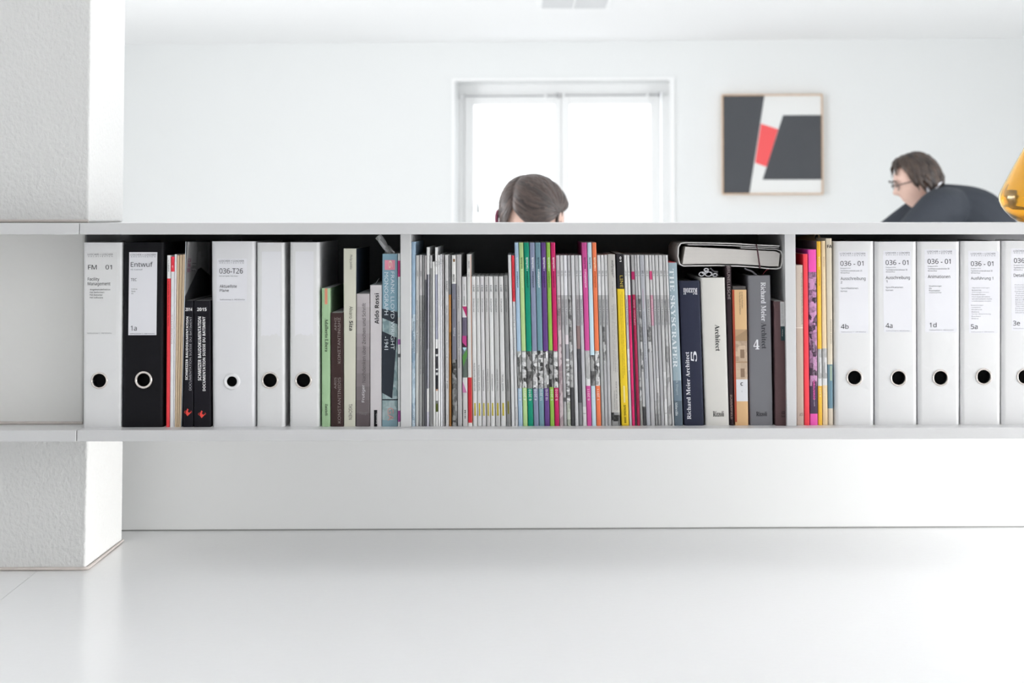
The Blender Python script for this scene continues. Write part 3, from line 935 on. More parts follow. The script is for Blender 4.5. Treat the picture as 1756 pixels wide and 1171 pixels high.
V, o = volume('book', 'thick black building-documentation book dated 2015, touching the 036-T26 binder', 'book', 515.6, (332.2, 360.6), (332, 361.8), [(733, BB)],
       [('2015', .2, .78, 527.6, 533.4, 0, WH), ('SCHWEIZER BAUDOKUMENTATION', .25, .45, 543, 653, 90, WH), ('DOCUMENTATION SUISSE DU BATIMENT', .53, .70, 543, 671, 90, WH)],
       group=BK, depth=.28, t=.0012, page=mat('page_grey', (.2, .2, .2), .7))
emblem(V, o, 345.7, 711)
volume('book', 'sage green book titled Adalberto Libera', 'book', 494.2, (551.4, 566.4), (551.6, 566.6), [(733, '#92b08a')],
       [('Adalberto Libera', .38, .78, 547, 604, -90, dict(font='serif', color='#2c3a2c')), ('Zanichelli', .4, .72, 694, 714, -90, dict(font='serif', color='#3c4a3c'))],
       group=BK, depth=.22, t=.0008, patches=[([(.36, 494.6), (.68, 494.6), (.68, 522), (.36, 522)], '#c08068')])
volume('book', 'dark brown book titled Aris Konstantinidis beside the sage green one', 'book', 536.2, (566.8, 588.6), (566.9, 589.2), [(733, '#3a2c2b')],
       [('ΑΡΗΣ', .30, .48, 544, 567, 90, dict(color='#9a8f8c')), ('ΚΩΝΣΤΑΝΤΙΝΙΔΗΣ', .56, .78, 544, 624, 90, dict(color='#9a8f8c')),
        ('ARIS', .28, .46, 648, 668, 90, dict(color='#9a8f8c')), ('KONSTANTINIDIS', .56, .80, 648, 727, 90, dict(color='#9a8f8c'))], group=BK, depth=.21, t=.0012)
volume('book', 'tall cream book titled Álvaro Siza with navy sides', 'book', 426.2, (588.8, 611.2), (589.5, 609.6), [(733, '#bdbcae')],
       [('Alvaro', .46, .76, 526, 547, -90, dict(color='#55554e')), ('Siza', .46, .78, 551, 568, -90, dict(color='#25252a', bold=.02)), ('Philip Jodidio', .45, .7, 437, 462, -90, dict(color='#4a4a48')),
        ('TASCHEN', .42, .72, 694, 721, -90, dict(color='#25252a'))], group=BK, depth=.25, t=.002, side='#2b3340', inset=.003)
bands = [(503.6+(733-503.6)*(i+1)/10, '#%02x%02x%02x' % (int(168-8.6*i), int(162-8.8*i), int(164-8.8*i))) for i in range(10)]
volume('book', 'grey book titled Frutiger Nachdenken über Zeichen und Schrift', 'book', 503.8, (611.2, 634.2), (610, 634.2), bands,
       [('Frutiger', .42, .68, 661, 691, 90, dict(color='#e8e6e8')), ('Nachdenken über Zeichen und Schrift', .42, .70, 520, 657, 90, dict(color='#5a5456')),
        ('Ⅰ Haupt'.replace('Ⅰ', ':'), .15, .85, 707, 714, 0, dict(color='#8a8488'))], group=BK, depth=.21, t=.001)
V, o = volume('book', 'pale grey book titled Aldo Rossi left of the blue monograph', 'book', 489, (634.4, 655), (634.4, 654.6), [(733, '#bcb8ba')],
       [('Aldo Rossi', .38, .76, 503, 556, 90, dict(color='#17171a', bold=.012)), ('Artemis', .50, .72, 710, 729, 90, dict(color='#e0e0e0'))],
       group=BK, depth=.22, t=.0012, patches=[([(.34, 704.5), (.62, 704.5), (.62, 735), (.34, 735)], '#17161a')])
tube('bookmark', [at(642, 489, DB+.05), at(645, 485, DB+.045), at(650, 477, DB+.04)], [.0006, .0006, .0004], mat('bookmark_white', (.6, .6, .6), .6), o, n=6)
V, o = volume('book', 'blue architect monograph with pink number square and white tissue on top', 'book', 435.2, (655.3, 681.8), (654.8, 682),
       [(534, '#7897a6'), (580, 'teal'), (686, 'teal'), (688, '#20282e'), (722, 'teal'), (733, '#75909a')],
       [('6', .42, .66, 447, 460, -90, dict(color='#f0d8c8')), ('FRANK LLOYD WRIGHT', .56, .80, 466, 601, -90, dict(font='plain', color='#dfe8ec')), ('MONOGRAPH', .14, .40, 467, 541, -90, dict(font='plain', color='#dfe8ec')),
        ('-1941', .14, .40, 578, 601, -90, dict(font='plain', color='#dfe8ec')), ('GA', .36, .74, 701, 723, -90, dict(color='#d8a098'))],
       group=BK, depth=.25, t=.001,
       patches=[([(.16, 446), (.84, 446), (.84, 463), (.16, 463)], '#cf8496'), ([(0, 530), (1, 536), (1, 557), (0, 546)], '#33383f'),
                ([(0, 569), (.95, 580), (.66, 685), (0, 675)], '#2e333a')])
tis = mat('tissue_white', (.88, .88, .88), .8)
rows = []
for i in range(7):
    k = i/6
    c = [(648, 404.6), (652, 410), (657, 417), (662, 424), (667, 430), (671, 433), (674, 434.6)][i]
    r_ = []
    for j in range(5):
        q = j/4-.5
        p = at(c[0]+q*(9-2*k)+0.6*math.sin(i*2.1+j), c[1]-q*(7-3*k)+.8*math.cos(i*1.7+j*2), DB+.030+.012*math.sin(j*1.4+i))
        r_.append(p)
    rows.append(r_)
sheet('tissue_strip', rows, tis, o, thick=.0006)['label'] = 'white tissue strip sticking out of the top'
rows = []
for i in range(6):
    k = i/5
    r_ = []
    for j in range(5):
        q = j/4
        r_.append(at(660+17*k, 434.8-q*(14*math.sin(pi*(k*.8+.15))+1.5*math.sin(7*k)), DB+.045+.012*q+.004*math.sin(9*k+q*3)))
    rows.append(r_)
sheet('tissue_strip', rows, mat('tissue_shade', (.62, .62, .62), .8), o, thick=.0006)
volume('magazine', 'thin white magazine with magenta patches squeezed against the left divider', 'magazine', 434.8, (682.1, 686.1), (682.3, 686.5),
       [(447, '#d0d4d8'), (475, '#b43a72'), (545, '#c6d2d8'), (583, '#d4d4d4'), (592, '#a468a8'), (608, '#e0e0e0'), (614, '#606468'), (706, '#d0d4d4'), (725, '#9a4a8c'), (733, '#d8d8d8')],
       group=JR, depth=.21)

# ---- middle bay -----------------------------------------------------------
AT = 'ARCHITEKTUR & TECHNIK'
INK = dict(color='#2c2c32', bold=.006)
INKL = dict(color='#5c5c62')
volume('magazine', 'tall blue facade magazine right beside the left divider', 'magazine', 414.6, (705.6, 712.7), (706, 712.2),
       [(540, '#8fa6ba'), (733, 'blue')], [('architektur + technik', .3, .75, 552, 605, 90, dict(color='#31465c')), ('FASSADE', .32, .9, 702, 728, 90, dict(color='#dfe8ee'))], group=JR, depth=.24)
volume('magazine', 'light grey magazine second after the left divider, reading Architektur & Technik', 'magazine', 437.7, (712.9, 718.9), (712.4, 718.2),
       [(733, '#b4b4b3')], [('2007', .35, .7, 464, 474), (AT + ' Systemtechnik', .3, .7, 515, 607, 90, INK)], group=JR, depth=.21)
volume('magazine', 'mid grey magazine with black lettering third after the left divider', 'magazine', 437.7, (719, 724), (718.4, 724),
       [(507, '#b0aeb0'), (733, '#929292')], [('2008', .35, .8, 465, 474), ('Das Schweizer Fachmagazin für Architektur und Technik', .3, .8, 533, 643, 90, INK)], group=JR, depth=.21)
volume('magazine', 'dark grey magazine fourth after the left divider', 'magazine', 437.7, (724.1, 728.1), (724.1, 728), [(507, '#7b7b7c'), (733, '#606062')],
       [('Das Schweizer Fachmagazin', .25, .8, 533, 641, 90, dict(color='#2a2a2e'))], group=JR, depth=.21)
volume('magazine', 'charcoal magazine left of the tall white and navy one', 'magazine', 438, (728.2, 731.3), (728.1, 731.7), [(480, '#a09c9e'), (733, '#5a5a60')], group=JR, depth=.21)
volume('magazine', 'tall slim magazine with white ends and a slate middle, left of the short white one', 'magazine', 424, (731.5, 736.7), (731.8, 735.6),
       [(471, '#d2d2d2'), (600, '#55555f'), (668, '#75757f'), (708, '#e2e2e2'), (733, '#c2c0cc')], group=JR, depth=.22,
       patches=[([(.62, 471), (.95, 471), (.95, 668), (.62, 668)], '#c8c6ce')])
volume('magazine', 'plain mid-grey magazine between tall slim and short white ones', 'magazine', 437.7, (736.9, 741.1), (735.8, 742.6), [(460, '#aaaaab'), (733, '#7c7c7c')], group=JR, depth=.21)
volume('magazine', 'short white magazine with a dark gap above it', 'magazine', 448.7, (741.3, 745.6), (742.8, 747), [(733, '#d2d2d0')], group=JR, depth=.20)
volume('magazine', 'tall white magazine with lilac band and black photo blocks on its spine', 'magazine', 424, (745.8, 750.4), (747.2, 751.2),
       [(471, '#d6d6d6'), (583, '#9698a8'), (599, '#dadada'), (609, '#3a3a3e'), (612.5, '#d0d0d0'), (634, '#3c3c40'), (636, '#d8d8d8'), (640.5, '#38383e'), (645, '#c8c8c8'), (669, '#2e2e32'),
        (672, '#c09880'), (689, '#d8d8d8'), (694, '#6c6c6c'), (708, '#4c5426'), (733, '#d6d6d6')], [('07', .3, .8, 447, 457)], group=JR, depth=.22)
volume('magazine', 'left one of two bright white magazines right of the black-blocked spine', 'magazine', 437.2, (750.6, 754.2), (751.4, 755.3), [(733, '#dcdce0')], [('8 07', .3, .8, 447, 454, 90, INKL)], group=JR, depth=.21)
volume('magazine', 'right one of two bright white magazines right of the black-blocked spine', 'magazine', 436.2, (754.4, 757.8), (755.5, 759.4), [(733, '#d6d6da')], [('9 07', .3, .8, 444, 453, 90, INKL)], group=JR, depth=.21)
volume('magazine', 'grey magazine just before the white spine with letters at its top', 'magazine', 437, (758, 761), (759.6, 762.4), [(733, '#a8a6a8')], [('10', .3, .8, 446, 453, 90, INKL)], group=JR, depth=.21)
volume('magazine', 'pale grey magazine lettered OFFICE left of the brown spine', 'magazine', 437, (762.4, 769.3), (764.1, 770), [(733, '#bdbcbd')],
       [('OFFICE', .3, .8, 482, 500, 90, INK), ('Architektur & Technik Sondernummer Büro', .35, .62, 525, 650, 90, INKL), ('2007 4', .35, .75, 655, 668, 90, INK), ('Verlag AG', .4, .7, 713, 722, 90, INKL)], group=JR, depth=.21)
volume('magazine', 'ochre brown magazine spine with dark grey top', 'magazine', 438, (769.5, 773.1), (770.2, 774.1), [(506, '#707072'), (571, '#ab7a46'), (577, '#7c5828'), (733, '#8d6030')], group=JR, depth=.21)
volume('magazine', 'magazine with white top, slate middle and black photo base', 'magazine', 437.7, (774.1, 781.8), (775.4, 784.4), [(487, '#d6d5d3'), (618, '#6c6c78'), (733, 'dark')],
       [('HEIM', .25, .7, 471, 483, 90, dict(color='#28282c', bold=.02)), ('Sommer', .3, .6, 514, 530, 90, dict(color='#c8c8d0')), ('Pools', .3, .7, 563, 577, 90, dict(color='#dcdce0'))],
       group=JR, depth=.21, patches=[([(.36, 444), (.8, 444), (.8, 449), (.36, 449)], '#7a5a3c')])
volume('magazine', 'grey magazine left of the triangle-patterned spine', 'magazine', 436.8, (782, 791), (784.7, 792.8), [(733, '#a7a5a6')],
       [('2007 | Januar', .3, .6, 490, 530, 90, INKL), ('Architektur Technik Bauwelt', .3, .6, 552, 633, 90, INKL)], group=JR, depth=.21)
volume('magazine', 'short magazine with magenta, slate and green triangles on its spine', 'magazine', 474.7, (791.8, 800), (793.4, 802.5),
       [(526, '#bebdbe'), (545, '#c8c8ca'), (577, '#5d5668'), (597, '#3d2832'), (617, '#68707a'), (649, '#56605a'), (675, '#c6c4c4'), (733, '#b8b6b6')],
       [('KOMPLEX', .35, .65, 508, 523), ('2012', .4, .6, 488, 498, 90, INKL), ('H+M', .35, .65, 705, 719, 90, dict(color='#202024', bold=.03))], group=JR, depth=.20,
       patches=[([(0, 526), (1, 526), (1, 545)], '#a82a62'), ([(0, 577), (.9, 577), (.9, 596), (0, 588)], '#a83a78'), ([(0, 597), (.9, 597), (.5, 604)], '#a6c8d0'),
                ([(1, 600), (1, 612), (.2, 630), (0, 612)], '#4c8040'), ([(0, 655), (.9, 675), (0, 675)], '#b4749c')])
volume('magazine', 'white magazine with red lower spine and orange cover edge', 'magazine', 436, (800.2, 807.9), (802.7, 810.4), [(649, '#c4c4c2'), (727, '#b92834'), (733, '#d2d2d0')],
       [('DETAIL', .3, .65, 447, 460, 90, INKL), ('2012', .3, .6, 467, 475, 90, INKL)], group=JR, depth=.215, patches=[([(.9, 437), (1, 437), (1, 728), (.9, 728)], '#d09070')])
EIGHT = [((808.1, 815.7), (811, 818.8), '#c8c8c8', 'BAUEN MIT NATURSTEIN', 624), ((815.9, 822.5), (819, 826.6), '#c2c2c2', 'TEXTILE ARCHITEKTUR', 627),
         ((822.7, 830), (826.8, 833.8), '#c2c0c2', 'REDEMARKETING', 636), ((830.6, 837.6), (834.2, 841.2), '#b4b2b2', 'CRADLE TO CRADLE', 634),
         ((837.8, 845.4), (841.4, 849.2), '#cccccc', 'KINDERGERECHT', 643), ((845.8, 854.4), (849.6, 858.4), '#adadad', 'STRATO IDENTITÄT', 634),
         ((854.9, 863.1), (859, 868), '#c4c4c4', 'NAIVE TOTAL', 643), ((863.5, 870.6), (868.3, 876.4), '#7c7c7c', 'ESSENZEN', 653)]
NUM = ['leftmost', 'second from left', 'third from left', 'fourth from left', 'fifth from left', 'sixth from left', 'seventh from left', 'darkest, rightmost']
for i, (tp, bt, c, s, y0) in enumerate(EIGHT):
    last = i == 7
    volume('magazine', '%s of eight short grey magazines with yellow labels, titled %s' % (NUM[i], s.title()), 'magazine', 474.2-(.8 if last else 0), tp, bt, [(733, c)],
           [('%d.%d' % (2010+i//4, i % 6+1), .3, .72, 489, 500.5, 90, dict(color='#3a3a44', bold=.02)), ('ARCHITHESE', .32, .66, 512, 536, 90, dict(color='#55555b')), (s, .34, .66, y0, 672, 90, dict(color='#26262c', bold=.009))],
           group='eight short magazines with yellow labels', depth=.20, patches=[([(.33, 693 if not last else 690), (.67, 693 if not last else 690), (.67, 715 if not last else 712), (.33, 715 if not last else 712)],
                                                    '#a8981e' if not last else '#6a6410', dict(name='yellow_label'))])
volume('magazine', 'slim white magazine left of the red-topped one, before the colourful spines', 'magazine', 437, (870.8, 876.5), (877.2, 883), [(733, '#c6c6c8')], group=JR, depth=.21)
volume('magazine', 'slim white magazine with red upper third left of the light blue spine', 'magazine', 438, (876.8, 882), (883.3, 888.5), [(518, '#cc3440'), (733, '#c4c4c6')],
       [('Werk, Bauen + Wohnen', .4, .75, 455, 512, 90, dict(color='#8a2028')), ('Architektur + Technik', .3, .6, 525, 612, 90, INKL), ('2008', .3, .6, 700, 722, 90, INKL)], group=JR, depth=.21)
COL = [('light blue', (882, 889.3), (888.8, 896.8), '#9db4ca', 'a', '8 2010', '#e8eef4', '#3a5068'), ('pale lime', (889.5, 897.5), (897, 905.2), '#a9c486', 'b', '4 2011', '#4a5a38', '#d8e8c0'),
       ('deep green', (897.7, 907.4), (905.4, 915), '#06866a', 'c', '6 2010', '#e0f0ea', '#04503c'), ('slate lilac', (907.6, 917), (915.2, 924.2), '#8088a0', 'd', '4 2010', '#ffffff', '#42485a'),
       ('teal grey', (917.2, 927.1), (924.4, 933.8), '#6a8c98', 'e', '11 2010', '#34505c', '#f0f4f6'), ('purple', (927.3, 936.1), (934, 943.3), '#5c3c7c', 'f', '10 2010', '#ffffff', '#3a2458'),
       ('apple green', (936.3, 943.6), (943.5, 951.2), '#86b048', 'dark', '5 2010', '#e8f0d8', '#44602a'), ('magenta', (943.8, 952.2), (951.4, 959.4), '#b81c5c', 'b', '5 2010', '#ffe8f0', '#7a1040')]
def tall(nm, tp, bt, c, ph, yr, ct, ca, y0, y1, lb):
    ib = [(y0, c), (y1, ph), (733, c)]
    volume('magazine', lb, 'magazine', 415.8, tp, bt, ib,
           [('technik', .32, .74, 441, 461, 90, dict(color=ct, bold=.012)), ('+', .42, .66, 462, 465, 90, dict(color='#ffffff', bold=.02)), ('architektur', .32, .7, 465.5, 494, 90, dict(color=ca, bold=.012)),
            (yr, .28, .72, 670, 689, 90, dict(color='#ffffff'))], group='tall colourful magazines in the middle bay', depth=.235)
for i, (nm, tp, bt, c, ph, yr, ct, ca) in enumerate(COL):
    tall(nm, tp, bt, c, ph, yr, ct, ca, [604, 603.5, 604, 604, 603, 603.6, 602.6, 603.6][i], [668, 667, 668.5, 668.5, 668.5, 668, 666, 667.4][i],
         'tall %s magazine in the block of eight colourful spines' % nm)
def atm(lb, tp, bt, top_c, low, num, ytop=437.8, extra=(), patches=(), txt=True, y1=507):
    tx = [(num, .34, .78, 464.5, 474, 90, INK)] if num else []
    if txt:
        tx.append((AT, .34, .74, 514, 559, 90, dict(color='#36363c', bold=.008)))
    volume('magazine', lb, 'magazine', ytop, tp, bt, [(y1, top_c)] + low, tx + list(extra), group=JR, depth=.21, patches=patches)
atm('pinkish-white magazine right next to the magenta spine of eight', (953, 959.6), (959.7, 966.8), '#b8aeb4', [(688, 'pinkish'), (733, 'pinkish')], '9 09')
atm('light grey magazine second right of the magenta spine', (959.8, 965.4), (967, 972.3), '#c8c8c8', [(700, '#a4a2a4'), (733, '#a8a8a8')], '10 09', patches=[([(.1, 684), (.95, 684), (.95, 691), (.1, 691)], '#565658')])
atm('magazine with black and white striped lower spine', (965.6, 971.9), (972.5, 979.2), '#d6d6da', [(576, '#b4b4b6'), (592, '#d0c8cc'), (617, '#8e8e94'), (692, 'stripe'), (733, 'greenish')], '11 09')
atm('grey magazine with dark base right of the striped spine', (972.1, 977.8), (979.4, 986), '#a8a8aa', [(667, 'greyb'), (733, '#464648')], '12 09')
atm('plain white magazine in front of the dark-photo spine before the pink trio', (978.4, 984.9), (986.4, 992.6), '#c8c8ca', [(733, '#c2c2c4')], None, txt=False)
atm('magazine with brown and near-black lower spine', (985.1, 991.4), (992.8, 999.4), '#b0b0b2', [(560, '#9a9698'), (600, '#86706e'), (693, '#4c4c50'), (733, '#77777a')], '1 10')
atm('white magazine touching the pink spine of the colourful trio', (991.6, 996.9), (999.6, 1006.5), '#d2d6d6', [(700, '#b4b4b8'), (733, 'pale')], '3 10')
for (nm, tp, bt, c, ph, yr, ct, ca, y0, y1) in [('pink', (997.1, 1006.4), (1006.7, 1014.8), '#c04a8c', 'pale', '6 2011', '#702a58', '#f8d8ea', 603, 664),
                                               ('pale blue', (1006.6, 1014.6), (1015, 1022.8), '#b8d0da', 'c', '2 2010', '#50687a', '#e8f2f6', 611, 664),
                                               ('orange', (1014.8, 1022.6), (1023, 1031.4), '#dc744c', 'd', '1 2011', '#ffeccc', '#a8481c', 603.6, 664)]:
    tall(nm, tp, bt, c, ph, yr, ct, ca, y0, y1, 'tall %s magazine in the separate trio of colourful spines' % nm)
atm('white-topped magazine right next to the orange spine', (1023.5, 1029.4), (1031.8, 1037.2), '#ccccce', [(733, '#a0a2a2')], '7 08', ytop=437.4)
atm('magazine with photo patch, second right of the orange spine', (1029.6, 1035.5), (1037.4, 1042.8), '#cacaca', [(560, '#aaaaaa'), (628, 'greyb'), (733, '#a6a6a8')], '9 08', ytop=437.2)
atm('light grey magazine left of the wall magazine', (1035.7, 1041), (1042.9, 1048.7), '#c2c2c2', [(733, '#aaaaac')], '4 08', ytop=437)
volume('magazine', 'beige-grey magazine headed wall with dark photo at its foot', 'magazine', 436.2, (1041.3, 1055), (1049, 1064), [(710, '#b6b4b0'), (733, 'dark')],
       [('wallpaper*', .42, .80, 446, 476, -90, dict(color='#404040')), ('july / august 2008', .50, .64, 483, 510, -90, INK),
        ('a city guide to art, design, fashion and architecture', .36, .48, 525, 638, -90, INK), ('hotel rooms, places to stay in new york and london', .56, .68, 523, 640, -90, INK),
        ('international design interiors fashion travel', .78, .88, 523, 640, -90, INKL), ('wallpaper.com', .35, .48, 672, 705, -90, INK), ('best of the month', .6, .74, 657, 706, -90, INK)], group=JR, depth=.215)
volume('magazine', 'yellow magazine with black top and gold letters', 'magazine', 434.8, (1056.2, 1069), (1066, 1079), [(496, '#2e2d30'), (731, '#e2c22c'), (733, '#c8a820')],
       [('01', .46, .72, 440, 449, -90, dict(color='#ffffff', bold=.03)), ('LINE', .42, .82, 473, 494, -90, dict(color='#cdb64a')), ('architecture interiors design art fashion travel', .34, .46, 506, 650, -90, dict(color='#5c4c08')),
        ('new york london milan paris berlin shanghai tokyo', .56, .68, 502, 645, -90, dict(color='#5c4c08')), ('SPRING 2008', .36, .64, 697, 728, -90, dict(color='#4a3c06', bold=.02))], group=JR, depth=.22,
       patches=[([(.38, 664), (.60, 664), (.60, 693), (.38, 693)], '#e4d490')])
atm('white magazine right beside the yellow spine', (1069.4, 1074.4), (1079.4, 1083.8), '#d6d6d6', [(600, '#b8b8bc'), (640, 'pale'), (733, '#b8b8ba')], '10 07', ytop=437.4)
atm('white-topped magazine with bright pink spine below', (1074.6, 1079.6), (1084.2, 1089.4), '#d6d6d6', [(733, '#d42e6a')], '11 07', ytop=437.4, txt=False,
    extra=[('SPEZIAL KÜCHE', .35, .7, 515, 560, 90, dict(color='#7a1238')), ('Architektur & Technik', .35, .65, 672, 700, 90, dict(color='#7a1238'))])
volume('magazine', 'thin charcoal magazine between the pink and crimson spines', 'magazine', 440, (1079.8, 1081.1), (1089.7, 1092.2), [(733, '#4c4a4e')], group=JR, depth=.21)
atm('grey-topped magazine with crimson spine and magenta label', (1081.3, 1087.1), (1092.4, 1098), '#a2a2a2', [(733, '#a01c46')], None, ytop=437.4, txt=False, y1=506,
    extra=[('SPEZIAL BAD', .3, .7, 515, 559, 90, dict(color='#d8a8b8')), ('Architektur & Technik', .35, .65, 671, 698, 90, dict(color='#5c0a28'))], patches=[([(0, 466), (1, 466), (1, 480), (0, 480)], '#a8225a')])
atm('grey magazine first right of the crimson spine', (1087.3, 1091.6), (1098.2, 1102.9), '#aeaeb0', [(650, '#8e8e90'), (690, 'greyb'), (733, '#92928e')], '8 07', ytop=437.4)
atm('narrow white magazine second right of the crimson spine', (1091.8, 1095.9), (1103.1, 1108.2), '#c8c8c8', [(640, 'greyb'), (700, '#b4b4b4'), (703, '#505050'), (733, '#48484a')], '9 07', ytop=437.4)
atm('blue-grey magazine with pink line of text, third right of the crimson spine', (1096.1, 1104.6), (1108.5, 1115.9), '#a8aab0', [(733, '#a6a8ae')], '1 08', ytop=437.4, txt=False,
    extra=[('Spezialausgabe', .35, .55, 496, 531, 90, dict(color='#b04a80')), ('Architektur & Technik Bodenbeläge Farbe', .35, .6, 535, 652, 90, INKL)])
atm('white magazine fourth right of the crimson spine', (1104.9, 1112), (1116.1, 1123.8), '#c6c6c6', [(558, '#b2b2b2'), (606, 'greyb'), (733, '#aeaeb0')], '2 08', ytop=437.4)
atm('pale grey magazine with small pink label at its upper spine', (1112.3, 1117.1), (1124, 1128.2), '#c0c0c0', [(560, '#c08a9c'), (690, '#b2b2b4'), (733, 'greyc')], None, ytop=437.4, txt=False,
    extra=[(AT, .34, .74, 514, 559, 90, dict(color='#f0e0e6'))], patches=[([(0, 465), (1, 465), (1, 480), (0, 480)], '#c84a78')])
atm('pale grey magazine just right of the small pink label', (1117.3, 1122), (1128.4, 1133.4), '#c8c8c8', [(650, '#b0b0b2'), (733, 'greyc')], '3 08', ytop=437.4)
atm('grey magazine fifth from the right in the white row before the skyscraper book', (1122.4, 1128.5), (1133.8, 1139.7), '#c0c0c0', [(733, '#a6a6a8')], '4 08', ytop=437.4)
atm('white magazine fourth from the right before the skyscraper book', (1129, 1135.6), (1140, 1145.5), '#c8c8c8', [(640, '#b6b6b6'), (733, 'pale')], '5 08', ytop=437.4)
atm('grey magazine third from the right before the skyscraper book', (1135.8, 1140.7), (1145.8, 1152.3), '#b4b4b4', [(733, 'grey')], '6 08', ytop=437.4)
atm('thin bright white magazine pressed against the skyscraper book', (1140.9, 1145.2), (1153, 1156.4), '#d2d2d2', [(733, '#c6c6c6')], '7 07', ytop=437.4)
GREYB = '#8f9ea6'
volume('book', 'blue-grey skyscraper book with pale serif letters and red headband', 'book', 450.4, (1145.5, 1160.8), (1156.9, 1171.6), [(655, '#93a5ae'), (690, '#6c7c88'), (733, '#56646f')],
       [('THE SKYSCRAPER', .08, .62, 461, 633, -90, dict(font='serif', color='#dfe6e8')), ('Judith Dupré', .3, .6, 640, 680, -90, dict(font='serif', color='#a8b4ba')), ('Abbeville', .15, .45, 692, 716, -90, dict(font='serif', color='#d0d6d8'))],
       group=BK, depth=.25, t=.002, side='#b4bcc2', page=mat('headband_red', hexlin('#b23a40', .7), .7), inset=-.0012)
navy = '#2f3242'
volume('book', 'navy architect monograph numbered 5 with white title reading upwards', 'book', 481.4, (1164.6, 1200.6), (1173, 1207.8), [(733, navy)],
       [('Rizzoli', .18, .86, 494, 505.5, 180, dict(font='serif', color='#dcdce2')), ('Richard Meier Architect', .16, .36, 605, 722, 90, dict(font='serif', color='#e4e4ea')), ('5', .44, .74, 604, 622, 90, dict(color='#e4e4ea', font='serif'))],
       group=BK, depth=.24, t=.0028, r=.004, inset=.004)
V, o = volume('book', 'thick cream architect monograph with worn top, grey cloth heaped on it', 'book', 476, (1200.9, 1243.6), (1210, 1251.2), [(733, '#cfcdc8')],
       [('Architect', .52, .72, 558, 604, -90, dict(font='serif', color='#232326')), ('Rizzoli', .32, .78, 708, 717.5, 0, dict(font='serif', color='#232326'))], group=BK, depth=.24, t=.0028, r=.004, inset=.004)
cloth = mat('grey_cloth', (.62, .62, .65), .9)
for (x, y, r_, dx, tw) in ((1203.5, 470.3, .0052, 2, .3), (1215, 469.4, .0064, 4, 1.7), (1226, 471.2, .0044, 4, 2.6), (1210.5, 462.6, .0042, 4, 4.1)):
    rows = []
    for i in range(21):
        an = tw + 2*pi*1.2*i/20
        rr_ = r_*(1-.38*i/20)
        r2 = []
        for q in (0, .35, .7, 1):
            p = at(x+dx*q, y, DB+.012+.06*q) + Vector((rr_*1.25*math.cos(an), 0, rr_*.95*math.sin(an)))
            p.z = max(p.z, V.zt+.0006)
            r2.append(p)
        rows.append(r2)
    sheet('cloth_fold', rows, cloth, o, thick=.0017)['label'] = 'rolled fold of grey cloth on top'
rows = []
for i in range(6):
    k = i/5
    rows.append([at(1219+12*k, 458.5+8*k+2*math.sin(k*4)+q*4, DB+.03+.02*q) for q in (0, .33, .66, 1)])
sheet('cloth_fold', rows, cloth, o, thick=.0016)
volume('book', 'narrow black-brown book titled Brunelleschi', 'book', 455.4, (1244, 1254), (1251.6, 1258.6), [(733, '#33282c')],
       [('BRUNELLESCHI', .25, .75, 456.5, 514, -90, dict(color='#a89c9c')), ('BUMMERFIELD', .25, .7, 680, 722, -90, dict(color='#b09a90'))], group=BK, depth=.24, t=.0015)
volume('book', 'tan book with faded house front on its spine and red left edge', 'book', 496.8, (1255.4, 1280.4), (1260.4, 1283.8), [(566, '#d5b285'), (585, '#b79878'), (653, 'house'), (691, '#d8d8dc'), (733, '#d6b083')],
       [('Andrea Palladio', .64, .72, 500, 529, -90, INK), ('The Four Books on Architecture', .48, .58, 500, 540, -90, INK), ('C', .46, .64, 658, 664, 0, dict(color='#222226', bold=.01)), ('1', .52, .56, 672.5, 675.5, 0, INK)],
       group=BK, depth=.235, t=.0012, page=mat('page_dark', (.09, .08, .08), .8), inset=-.006, side='#bb4a38',
       patches=[([(0, 497), (.14, 497), (.14, 727), (0, 727)], '#a84430'), ([(.15, 579), (1, 566), (1, 586), (.15, 586)], '#a58a6c'), ([(.48, 601), (.78, 601), (.78, 616), (.48, 616)], '#8c7460'),
                ([(.48, 634), (.78, 634), (.78, 649), (.48, 649)], '#8c7460'), ([(.15, 622), (1, 622), (1, 624), (.15, 624)], '#a88c70')])
V, o = volume('book', 'grey architect monograph numbered 4 with title reading downwards', 'book', 472.4, (1282.2, 1321.5), (1285.6, 1326.4), [(733, '#77777c')],
       [('Richard Meier', .56, .78, 484, 552, -90, dict(font='serif', color='#e8e8ec')), ('Architect', .56, .78, 555, 600, -90, dict(font='serif', color='#3a3a40')), ('4', .20, .46, 584, 601, 0, dict(color='#e8e8ec', font='serif')),
        ('Rizzoli', .28, .74, 709, 717, 0, dict(font='serif', color='#28282c'))], group=BK, depth=.24, t=.0028, r=.004, inset=.004)
rib_g = mat('ribbon_grey', hexlin('#a0a0a6', .75), .6)
rib_r = mat('ribbon_red', hexlin('#8a2c34', .75), .6)
def ribbon(m, pts, wv):
    rows = []
    for (x, y) in pts:
        p = at(x, y, DB+.02)
        p.z = max(p.z, V.zt+.0005)
        rows.append([p + Vector((0, dy, dz)) for dy, dz in ((-wv, .001), (0, 0), (wv, -.001))])
    for r_ in rows:
        for p in r_: p.z = max(p.z, V.zt+.0004)
    return sheet('ribbon_marker', rows, m, o, thick=.0005)
ribbon(rib_g, [(1277, 459.5), (1279, 461.5), (1283, 463), (1288, 464.5), (1292, 467), (1295, 470), (1297, 472)], .006)['label'] = 'grey ribbon marker'
ribbon(rib_r, [(1319, 460.5), (1315, 462.5), (1311, 466), (1308.5, 469.5), (1308, 472)], .003)['label'] = 'red ribbon marker'
